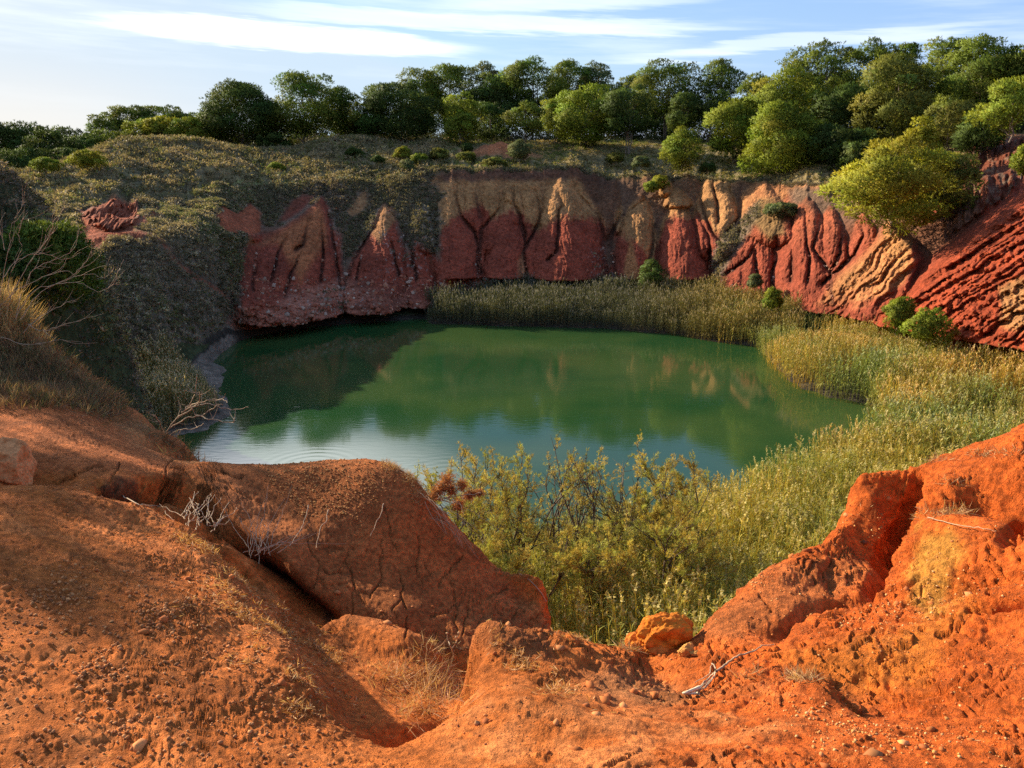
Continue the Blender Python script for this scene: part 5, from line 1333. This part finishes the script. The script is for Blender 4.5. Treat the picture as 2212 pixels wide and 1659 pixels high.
# straw flakes lying on the slopes
def straw(name, label, mask, n, seed, L, Wd, cols, up=0.35):
    i, j, rng = near_pick(mask, n, seed); P_ = LASTP; N_ = Nn[i, j]
    d = unit(np.cross(N_, rng.normal(0, 1, (n, 3)))+N_*np.abs(rng.normal(0, up, n))[:, None])
    c = np.array(cols)[rng.randint(0, len(cols), n)]*(1+0.15*rng.normal(size=(n, 1)))
    V_, Q_, C_ = tufts(P_+N_*0.004, d, L*rng.uniform(0.4, 1.5, n), Wd, np.clip(c, 0.02, 0.8), rng, 1, 0.15)
    b = Bag(); b.add(V_, Q_, None, C_); o = b.build(name, M_grass); tag(o, label, None, None, 'stuff'); return o
SC = [(0.62,0.34,0.13),(0.54,0.25,0.08),(0.70,0.44,0.20),(0.42,0.18,0.06)]
ms = np.zeros_like(Zn)
for (cx, cy, rx, ry, an) in [(540,1270,70,28,20),(600,1300,60,26,25),(640,1350,60,22,30),(700,1400,50,22,35),(720,1435,45,18,20),(560,1370,90,50,20),(620,1440,90,40,10),(640,1505,80,20,0),(430,1180,40,16,20),(1100,1400,110,26,-8),(1250,1380,50,16,20),(1130,1450,90,30,20),(620,1530,50,14,0)]:
    ms = np.maximum(ms, blob(PXn, PYn, cx, cy, rx, ry, an))
ms = ms*fr*(Rn < 4.6)*ss(patch2+0.3*patchy, 0.15, 0.5)
straw('straw', 'dry straw flakes matted on the left slope and the centre hump', ms, 6500, 41, 0.026, 0.0035, SC, 0.5)
m2 = fr*(Rn < 6.5)*(0.15+patchy)
straw('straw', 'scattered single straws on the foreground clay', m2, 1300, 42, 0.022, 0.0022, SC, 0.3)
mg = np.zeros_like(Zn)
for (cx, cy, rx, ry) in [(1880,1012,40,7),(2050,1050,30,10),(2060,1110,42,9),(1990,1115,26,8),(1730,1466,34,8),(850,1008,26,12),(890,1035,20,20),(900,1075,12,20),(1365,1408,26,8),(950,1400,45,12),(2150,985,60,7),(2000,998,50,6),(1620,1460,30,6)]:
    mg = np.maximum(mg, blob(PXn, PYn, cx, cy, rx, ry))
mg = mg*fr*(Rn < 8.2)*(mg > 0.25)
straw('dry_grass', 'dry grass roots and stalks on the clay rims', mg, 4200, 43, 0.050, 0.0030, [(0.50,0.30,0.13),(0.38,0.20,0.09),(0.26,0.12,0.06),(0.60,0.42,0.20)], 0.9)
mg = (blob(PXn, PYn, 930, 1480, 50, 45)+blob(PXn, PYn, 850, 1470, 40, 22)+0.8*blob(PXn, PYn, 900, 1530, 40, 18))*fr*(Rn < 4.6)*(Rn > 2.6)
straw('dry_grass', 'dry grass tuft in the bottom of the washed out gully', mg, 1500, 44, 0.085, 0.0030, [(0.56,0.30,0.14),(0.42,0.20,0.09),(0.62,0.40,0.20)], 1.0)
# golden grass on the left crest
ga = fr*ss(PXn, 330, 180)*ss(PYn, 905-0.0*PXn, 860)*(Rn > 8.6)*(Rn < 14)*ss(Zn, 9.5, 11)
i, j, rng = near_pick(ga*(0.4+ss(fbm(Xn*1.2, Yn*1.2, 5, o=2), -0.2, 0.3)), 5200, 45)
P_ = LASTP; n = len(P_)
gold = ss(PXg[i, j], 170, 40)*ss(PYg[i, j], 790, 690)+0.1
c = np.where(rng.rand(n, 1) < gold[:, None]*0.8+0.1, np.array([[0.60, 0.38, 0.17]]), np.array([[0.24, 0.13, 0.07]]))*(1+0.2*rng.normal(size=(n, 1)))
c = np.where(rng.rand(n, 1) < 0.2, np.array([[0.12, 0.13, 0.05]]), c)
hl = (0.10+0.30*np.clip(gold, 0, 1)**1.5)*rng.uniform(0.5, 1.3, n)
V_, Q_, C_ = tufts(P_, unit(np.stack([0.25+0.4*rng.normal(size=n), 0.35*rng.normal(size=n), np.ones(n)], -1)), hl, 0.006, np.clip(c, 0.02, 0.75), rng, 5, 0.28)
b = Bag(); b.add(V_, Q_, None, C_); tag(b.build('dry_grass', M_grass), 'golden dry grass on the bank crest at the left edge', None, None, 'stuff')
ge = fr*(blob(PXn, PYn, 130, 830, 60, 26, 35)+blob(PXn, PYn, 210, 870, 40, 20, 35)+0.5*blob(PXn, PYn, 380, 975, 60, 10, 32)+0.4*blob(PXn, PYn, 40, 800, 60, 30))*(Rn > 8)*(Rn < 11.5)
i, j, rng = near_pick(ge, 3600, 46); P_ = LASTP; n = len(P_)
c = np.array([(0.22,0.12,0.07),(0.34,0.20,0.10),(0.14,0.09,0.05),(0.16,0.15,0.07)])[rng.randint(0, 4, n)]*(1+0.2*rng.normal(size=(n, 1)))
V_, Q_, C_ = tufts(P_, unit(rng.normal(0, 0.8, (n, 3))+[0, 0, 0.7]), 0.16*rng.uniform(0.5, 1.4, n), 0.006, np.clip(c, 0.02, 0.7), rng, 3, 0.5)
b = Bag(); b.add(V_, Q_, None, C_); tag(b.build('weeds', M_grass), 'reddish withered weeds hanging over the ochre bank edge', None, None, 'stuff')

# rubble at the foot of the cliffs
rk = ((PXf > 495) & (PXf < 960) & (PYf > 590) & (PYf < toe_py+4)) | ((PXf >= 960) & (PXf < 1600) & (PYf > 596) & (PYf < toe_py+4)) | ((gd > 0.45) & (PYf > 540)) | (stones_m > 0.25)
rk = rk & (Rf > 60) & (Rf < NR[2][:, None]+1) & (PXf > 400) & (PXf < 1950)
ii, jj = np.where(rk); rng = np.random.RandomState(61); n = 2600; s_ = rng.randint(0, len(ii), n); i, j = ii[s_], jj[s_]
c = np.stack([Xd[i, j], Yd[i, j], Zd[i, j]], -1); rad = 0.04+0.20*rng.rand(n)**3.0
V_ = (ICO[None]*(1+0.25*rng.normal(size=(n, 12, 1)))*rng.uniform(0.7, 1.3, (n, 1, 3)))*rad[:, None, None]+c[:, None]
cc_ = np.array([(0.34,0.12,0.065),(0.30,0.09,0.045),(0.36,0.17,0.10),(0.40,0.28,0.20),(0.26,0.08,0.045),(0.32,0.10,0.05)])[rng.randint(0, 5, n)]*(1+0.15*rng.normal(size=(n, 1)))
tag(make_mesh('rubble', V_, None, (ICOF[None]+np.arange(n)[:, None, None]*12).reshape(-1, 3), np.repeat(np.clip(cc_, 0.02, 0.7), 12, 0), M_soilbit, smooth=False), 'fallen stones along the foot and gullies of the cliffs', None, None, 'stuff')
# boulders
def boulder(name, label, cpos, axes, rot, col1, col2, seed, parts=None, amp=0.18):
    rng = np.random.RandomState(seed)
    import bmesh
    bm = bmesh.new(); bmesh.ops.create_icosphere(bm, subdivisions=6, radius=1.0)
    V_ = np.array([v.co[:] for v in bm.verts]); F_ = np.array([[v.index for v in f.verts] for f in bm.faces]); bm.free()
    D_ = unit(V_)
    k = np.ones(len(V_))
    for q in range(9):                                    # broken facets
        nn = unit(rng.normal(0, 1, 3)+[0, 0, 0.2]); h = rng.uniform(0.68, 0.92); dd = D_ @ nn
        k = np.minimum(k, np.where(dd > 0.05, h/np.maximum(dd, 0.05), 9))
    k = k*(1+amp*fbm(D_[:, 0]*1.6+seed, D_[:, 1]*1.6, D_[:, 2]*1.6, o=5)+0.05*fbm(D_[:, 0]*9, D_[:, 1]*9, D_[:, 2]*9+seed, o=3))
    if parts:
        for (u, dep, wd) in parts: k = k*(1-dep*np.exp(-((D_-unit(np.array(u, float)))**2).sum(1)/wd**2))
    V_ = D_*k[:, None]*np.array(axes)
    c_, s_ = math.cos(rot), math.sin(rot)
    V_ = np.stack([V_[:, 0]*c_-V_[:, 1]*s_, V_[:, 0]*s_+V_[:, 1]*c_, V_[:, 2]], -1)
    nz = fbm(V_[:, 0]*14+seed, V_[:, 1]*14, V_[:, 2]*14, o=4)
    C_ = lerp3(np.broadcast_to(np.array(col1, np.float32), V_.shape), col2, ss(nz, -0.15, 0.35))
    C_ = lerp3(C_, np.array(col1)*0.35, 0.7*ss(fbm(V_[:, 0]*22, V_[:, 1]*22, V_[:, 2]*22+seed, o=3), 0.32, 0.42))
    V_ = V_-[0, 0, 0]
    o = make_mesh(name, V_, None, F_, C_, M_rock); o.location = cpos; tag(o, label, 'rock'); return o
m, t, out = mat_new('weathered_rock')
v = t.new('ShaderNodeTexCoord').outputs['Object']; ca = t.new('ShaderNodeAttribute', attribute_name='Col').outputs[0]
na = t.noise(v, 30.0, 6.0, 0.65); sc = t.new('ShaderNodeVectorMath', operation='SCALE'); t.l.new(ca, sc.inputs[0]); t.l.new(t.ramp(na, 0.3, 0.7, 0.7, 1.25), sc.inputs[3])
bm_ = t.new('ShaderNodeBump', i_Strength=0.8, i_Distance=0.012); t.l.new(na, bm_.inputs['Height'])
p = t.new('ShaderNodeBsdfPrincipled', i_Roughness=0.95); p.inputs['Specular IOR Level'].default_value = 0.08; t.l.new(sc.outputs[0], p.inputs['Base Color']); t.l.new(bm_.outputs[0], p.inputs['Normal']); t.l.new(p.outputs[0], out.inputs[0]); M_rock = m
q = near_at(40, 1040); boulder('boulder', 'pale peach boulder half buried at the left edge of the slope', q+[-0.07, 0.05, 0.09], (0.30, 0.17, 0.22), -0.75, (0.62,0.26,0.10), (0.50,0.17,0.055), 5)
q = near_at(1430, 1392); boulder('boulder', 'rounded bright orange boulder at the lip above the reeds', q+[0.03, 0.03, 0.045], (0.150, 0.10, 0.105), 0.2, (0.62,0.20,0.025), (0.52,0.13,0.02), 8, [((-0.5, -1, 0.0), 0.40, 0.36), ((0.35, -1, -0.3), 0.30, 0.3), ((-0.1, -1, 0.35), 0.14, 0.22), ((-1, -0.3, 0.5), 0.25, 0.4)], 0.42)
q = near_at(1375, 1393); boulder('rock', 'small orange rock leaning at the left foot of the orange boulder', q+[0, 0, 0.02], (0.055, 0.05, 0.045), 0.5, (0.60,0.19,0.03), (0.50,0.13,0.03), 9, amp=0.4)
q = near_at(1420, 1400); boulder('rock', 'crumbly orange rock right under the orange boulder', q+[0, -0.02, 0.012], (0.06, 0.04, 0.03), 0.1, (0.58,0.20,0.04), (0.50,0.14,0.03), 10, amp=0.3)
q = near_at(1482, 1412); boulder('rock', 'pale yellow rock fragment right of the orange boulder', q+[0, 0, 0.015], (0.045, 0.03, 0.045), 0.3, (0.62,0.30,0.08), (0.54,0.22,0.06), 11, amp=0.35)
q = near_at(1508, 1414); boulder('rock', 'flat pale rock chip at the right end of the fragments', q+[0, 0, 0.006], (0.04, 0.02, 0.014), 0.2, (0.62,0.30,0.08), (0.54,0.22,0.06), 12, amp=0.3)
q = near_at(1103, 1500+0); boulder('rock', 'single brown pebble with a small shadow on the centre hump', near_at(1030,1565)+[0, 0, 0.006], (0.011, 0.011, 0.009), 0, (0.45,0.20,0.08), (0.35,0.14,0.06), 13, amp=0.1)

# twigs, roots, sticks
def wood(name, label, cat, paths, mat, group=None, parts=('stem',)):
    """paths : list of (part name, points in the world, start radius, end radius)"""
    root = None; p0 = np.array(paths[0][1][0]); root = empty(name, p0); tag(root, label, cat, group)
    byp = {}
    for pn_, pts, r0, r1 in paths: byp.setdefault(pn_, []).append((np.array(pts)-p0, r0, r1))
    for pn_, L_ in byp.items():
        for pts, r0, r1 in L_:
            V_, Q_ = tube(pts, np.linspace(r0, r1, len(pts)), 5); b = Bag(); b.add(V_, Q_)
            b.build(pn_, mat, root, smooth=True)
    return root
def smooth_path(pts, n=6, wig=0.0, rng=None):
    P_ = np.array(pts, float); out_ = []
    k = len(P_); u = np.linspace(0, k-1, (k-1)*n+1)
    i = np.clip(u.astype(int), 0, k-2); f = (u-i)[:, None]
    A0 = P_[np.clip(i-1, 0, k-1)]; A1 = P_[i]; A2_ = P_[i+1]; A3 = P_[np.clip(i+2, 0, k-1)]
    q = 0.5*((2*A1)+(-A0+A2_)*f+(2*A0-5*A1+4*A2_-A3)*f*f+(-A0+3*A1-3*A2_+A3)*f**3)
    if wig and rng is not None: q[1:] += rng.normal(0, wig, (len(q)-1, 3))
    return q
def air(pxs, r0, r1, n=5, wig=0.004, rng=np.random.RandomState(5)):
    L = [at(px, py, r0+(r1-r0)*k/max(1, len(pxs)-1)) for k, (px, py) in enumerate(pxs)]
    return smooth_path(L, n, wig, rng)
rngb = np.random.RandomState(9)
# big bare shrub at the left edge
main = [([(0,690),(2,620),(19,531),(26,482),(58,432)],11.3,11.0),([(15,695),(22,647),(60,572),(86,539),(112,505),(124,475),(141,447)],11.2,10.8),([(86,539),(110,500),(116,455)],10.9,10.7),
 ([(30,700),(60,600),(95,570),(150,545),(170,500),(165,480)],11.2,11.5),([(34,690),(68,632),(124,614),(172,610),(210,629),(245,615),(259,606)],11.0,10.4),([(45,690),(80,640),(112,618),(157,600),(195,590),(225,600),(246,580)],11.0,10.6),
 ([(0,660),(40,625),(90,600),(140,585),(160,592),(180,570),(205,545)],11.3,11.2),([(5,600),(40,560),(90,548),(140,560),(175,545)],11.2,11.6),([(10,540),(0,500),(-20,470)],11.2,11.2),([(22,647),(20,600),(45,540),(40,500),(50,470)],11.3,11.1),
 ([(60,700),(94,715),(139,700),(180,690),(225,677)],10.8,10.3),([(50,720),(80,690),(130,660),(165,650)],10.9,10.6),([(0,730),(60,745),(120,735),(180,740)],10.6,10.2)]
P_ = []
for pts, r0, r1 in main:
    q = air(pts, r0, r1, 5, 0.006, rngb); P_.append(('branch', q, 0.0048, 0.0016))
    for s_ in range(6):
        i = rngb.randint(3, len(q)-1); d = unit(q[min(i+1, len(q)-1)]-q[i-1]+rngb.normal(0, 0.035, 3)+[0.01, 0, 0.02]); L = rngb.uniform(0.12, 0.35)
        tw = np.array([q[i], q[i]+d*L*0.5+rngb.normal(0, 0.015, 3), q[i]+d*L+[0, 0, 0.03]+rngb.normal(0, 0.02, 3)]); P_.append(('twig', smooth_path(tw, 3), 0.0026, 0.0012))
wood('bare_shrub', 'leafless shrub with long curved grey twigs rising from the golden grass', 'shrub', P_, M_twig)
# bare branches leaning over the spit
P_ = []
for pts in [[(352,945),(375,912),(395,890),(415,862),(425,812)],[(380,905),(420,880),(450,872),(500,885),(537,878)],[(365,925),(400,905),(440,895),(462,880),(480,872)],[(395,890),(440,868),(475,862),(490,868)],[(355,935),(340,905),(330,895)],[(410,880),(430,862),(432,845)],[(420,895),(450,905),(500,912),(505,905)],[(352,945),(385,930),(420,925),(440,915)]]:
    q = air(pts, 9.6, 9.2, 5, 0.006, rngb); P_.append(('branch', q, 0.0075, 0.003))
    for s_ in range(3):
        i = rngb.randint(2, len(q)-1); d = unit(rngb.normal(0, 1, 3)+[0.3, 0, 0.5]); P_.append(('twig', np.array([q[i], q[i]+d*0.08, q[i]+d*0.15+[0, 0, 0.02]]), 0.003, 0.0015))
wood('bare_branch', 'pale bare branches sticking out from the bank edge towards the spit', 'branch', P_, M_twig)
# dry twigs in the crevice, on the mound
P_ = []
for k in range(26):
    x0 = rngb.uniform(380, 470); y0 = rngb.uniform(1105, 1150); a_ = rngb.uniform(-2.6, -0.3); L = rngb.uniform(30, 95)
    pts = [(x0+math.cos(a_)*L*u+rngb.normal(0, 4)*u, y0+math.sin(a_)*L*0.7*u+rngb.normal(0, 4)*u) for u in (0, 0.35, 0.7, 1)]
    P_.append(('twig', air(pts, 5.0, 5.3, 4, 0.003, rngb), 0.0030, 0.0014))
wood('dry_twigs', 'grey tangle of dry twigs in the dark crevice left of the mound', 'twigs', P_, M_twig)
P_ = []
for k in range(22):
    x0, y0 = rngb.choice([0, 1]), 0
    x0 = 560+rngb.normal(0, 20); y0 = 1190+rngb.normal(0, 12); a_ = rngb.uniform(-2.4, 0.2); L = rngb.uniform(50, 150)
    pts = [(x0+math.cos(a_)*L*u+rngb.normal(0, 7)*u, y0+math.sin(a_)*L*u+rngb.normal(0, 7)*u) for u in (0, 0.3, 0.6, 1)]
    P_.append(('stalk', air(pts, 5.4, 5.9, 4, 0.004, rngb), 0.0022, 0.0010))
wood('dry_stalks', 'thin dry curling stalks rising in front of the cracked mound face', 'twigs', P_, M_twig)
# roots on the mound
for k, (pts, lb) in enumerate([([(668,1090),(662,1110),(655,1135),(640,1160),(628,1180)],'long root running down the upper mound face, left one'),([(710,1100),(705,1125),(690,1145),(685,1185)],'short crooked root on the mound face, right of the long one'),
        ([(830,1090),(820,1115),(800,1160)],'straight straw thin root high on the right of the mound face'),([(1185,1300),(1160,1270),(1120,1230)],'root hanging along the right flank of the mound')]):
    P_ = [('root', smooth_path([near_at(a_, b_)+[0, -0.012, 0.012] for a_, b_ in pts], 5, 0.003, rngb), 0.0050, 0.0022)]
    wood('root', lb, 'root', P_, M_twig, 'dead roots on the clay mound')
P_ = []
for k in range(16):
    a0 = (rngb.uniform(900, 960), rngb.uniform(1060, 1120)); a1 = (a0[0]+rngb.uniform(30, 130), a0[1]+rngb.uniform(40, 130))
    mid_ = ((a0[0]+a1[0])/2+rngb.normal(0, 8), (a0[1]+a1[1])/2-8)
    P_.append(('stalk', air([a0, mid_, a1], 6.85, 6.6, 5, 0.003, rngb), 0.0024, 0.0012))
wood('dry_stalks', 'bundle of dry grass stalks hanging down the right flank of the mound', 'grass stalks', P_, M_twig)
# stick with frayed root : white end to the left
P_ = []
g = lambda a_, b_, h=0.012: near_at(a_, b_)+[0, 0, h]
P_.append(('root', smooth_path([g(1545,1462,.03), g(1570,1440,.02), g(1590,1425,.02), g(1625,1412,.02), g(1645,1402,.015), g(1672,1395,.012)], 5, 0.002, rngb), 0.0055, 0.0018))
for k in range(6):
    P_.append(('fibre', smooth_path([g(1548,1458,.02), g(1540-k*3,1470+k*1.5,.02), g(1522-3*k,1486+k,.015), g(1500,1494+k*1.2,.008)], 5, 0.002, rngb), 0.0030, 0.0018))
P_.append(('root', smooth_path([g(1545,1460,.03), g(1538,1448,.03), g(1530,1466,.02), g(1500,1480,.012)], 5, 0.002, rngb), 0.0035, 0.0018))
r_ = wood('dead_root', 'long dead root with frayed fibres lying on the orange clay', 'root', P_, M_twig)
P_ = [('shaft', smooth_path([g(1474,1503,.008), g(1490,1497,.012), g(1512,1488,.014)], 4), 0.004, 0.009), ('split_end', smooth_path([g(1478,1502,.006), g(1500,1500,.010), g(1510,1497,.010)], 4), 0.003, 0.007)]
wood('stick', 'bleached white splintered stick at the end of the dead root', 'stick', P_, M_white)
P_ = [('twig', smooth_path([g(2000,1128,.03), g(2060,1140,.02), g(2110,1152,.03), g(2150,1155,.02)], 5, 0.002, rngb), 0.0028, 0.0014)]
wood('twig', 'thin light twig stretched across the shaded hollow at the right', 'twig', P_, M_twig)
P_ = [('twig', smooth_path([g(265,1075,.01), g(300,1092,.02), g(340,1098,.015), g(395,1108,.02)], 5, 0.003, rngb), 0.004, 0.0015)]
wood('twig', 'crooked dry twig lying on the slab below the pale boulder', 'twig', P_, M_twig)
# dried flower stalk
base = near_at(985, 1425); 
P_ = [('stem', smooth_path([base, at(975,1402,3.6), at(968,1385,3.6), at(966,1370,3.6)], 5, 0.001, rngb), 0.0028, 0.0018), ('stem', smooth_path([at(975,1402,3.6), at(985,1388,3.6), at(990,1370,3.6)], 4), 0.002, 0.0014)]
rt = wood('dry_flower', 'dried stalk with two small round seed heads beside the centre hump', 'dry plant', P_, M_twig)
for (a_, b_) in ((966,1368),(991,1367),(985,1377)):
    c = at(a_, b_, 3.6)-np.array(rt.location)
    V_ = ICO*(1+0.15*rngb.normal(size=(12, 1)))*0.0065+c; make_mesh('seed_head', V_, None, ICOF, np.tile([[0.5, 0.3, 0.15]], (12, 1)), M_soilbit, rt)
# dead orange pine sprig hanging from the mound
c0_ = at(915, 1085, 7.0); rt = empty('dead_sprig', c0_); tag(rt, 'rust orange dead pine sprig sticking out from the mound over the bushes', 'branch')
P_ = [smooth_path([at(905,1080,7.0)-c0_, at(950,1078,6.9)-c0_, at(1000,1070,6.8)-c0_, at(1040,1065,6.75)-c0_], 4, 0.003, rngb), smooth_path([at(925,1082,7.0)-c0_, at(955,1060,6.9)-c0_, at(965,1040,6.9)-c0_], 4, 0.003, rngb), smooth_path([at(950,1078,6.9)-c0_, at(985,1090,6.85)-c0_], 4), smooth_path([at(965,1076,6.9)-c0_, at(998,1050,6.85)-c0_], 4)]
b = Bag()
for q in P_: V_, Q_ = tube(q, np.linspace(0.006, 0.003, len(q)), 5); b.add(V_, Q_)
b.build('twig', M_twig, rt, smooth=True)
b = Bag()
for (a_, b_, s_) in [(965,1038,.07),(952,1056,.06),(940,1070,.06),(998,1048,.055),(990,1090,.06),(1010,1072,.04),(1036,1064,.03),(975,1058,.05),(1020,1066,.03)]:
    n = int(3400*s_); cc0 = at(a_, b_, 6.88)-c0_
    V_, Q_, C_ = tufts(cc0+rngb.normal(0, s_*0.42, (n, 3)), unit(rngb.normal(0, 1, (n, 3))), 0.035, 0.005, np.clip(np.array([[0.42, 0.19, 0.075]])*(1+0.22*rngb.normal(size=(n, 1))), 0.02, 0.8), rngb, 3, 0.6)
    b.add(V_, Q_, None, C_)
b.build('needles', M_grass, rt)
# unseen pines added outside the left edge to throw broken shade on slope and bank
pine_kw = dict(group='unseen shade pines beside the viewpoint')
def shade_pine(x, y, H, R, label, seed, dens, cz=0.62, cs=0.30):
    r = math.hypot(x, y); zb = float((ground_near if r < 15.5 else ground_far)(x, y)[0])-0.1
    a = math.atan2(x, y); root_px = CX+math.tan(a)*F_PX/cP
    root = pine(root_px, 400, r, 10, label, 'mid', 0.2, 0.9, seed, 'unseen shade pines beside the viewpoint', 'pine_tree', 'pine tree', zb, dens, 0.5) if False else None
    rng = np.random.RandomState(seed); root = empty('pine_tree', (x, y, zb)); tag(root, label, 'pine tree', 'unseen shade pines beside the viewpoint')
    b = Bag(); tb = Bag(); V_, Q_ = tube([(0, 0, -0.2), (0.1, 0, H*0.5), (0, 0.1, H*0.9)], [0.09, 0.06, 0.02], 7); tb.add(V_, Q_)
    for k in range(int(16*dens)):
        d = unit(rng.normal(0, 1, 3)); c = np.array([d[0]*R*0.75, d[1]*R*0.75, H*cz+d[2]*H*cs]); rc = rng.uniform(0.28, 0.5)
        V_, Q_ = tube([(0, 0, c[2]*0.7), c], [0.03, 0.01], 4); tb.add(V_, Q_)
        n = int(300*rc/0.4); dd = unit(rng.normal(0, 1, (n, 3))); pos = c+dd*rc*rng.uniform(0.3, 1, (n, 1))
        V_, Q_, C_, N_ = tufts(pos, unit(dd+[0, 0, 0.4]), 0.12, 0.02, np.clip(np.array([PINE_C['mid']])*(1+0.2*rng.normal(size=(n, 1))), 0.01, 0.4), rng, 4, 0.5, dd); b.add(V_, Q_, None, C_, N_)
    b.build('crown', M_needle, root); tb.build('trunk', M_bark, root, smooth=True)
shade_pine(-8.75, 7.55, 3.7, 0.8, 'unseen low young pine added outside the left edge to shade the near slope', 900, 0.8)
shade_pine(-12.2, 11.9, 15.4, 2.3, 'unseen tall pine added outside the left edge to shade the bank behind the boulder', 901, 2.2, 0.87, 0.13)
#shade_pine(-9.6, 9.2, 4.3, 1.2, 'unseen thin pine added outside the left edge to shade the mound face', 902, 0.7)
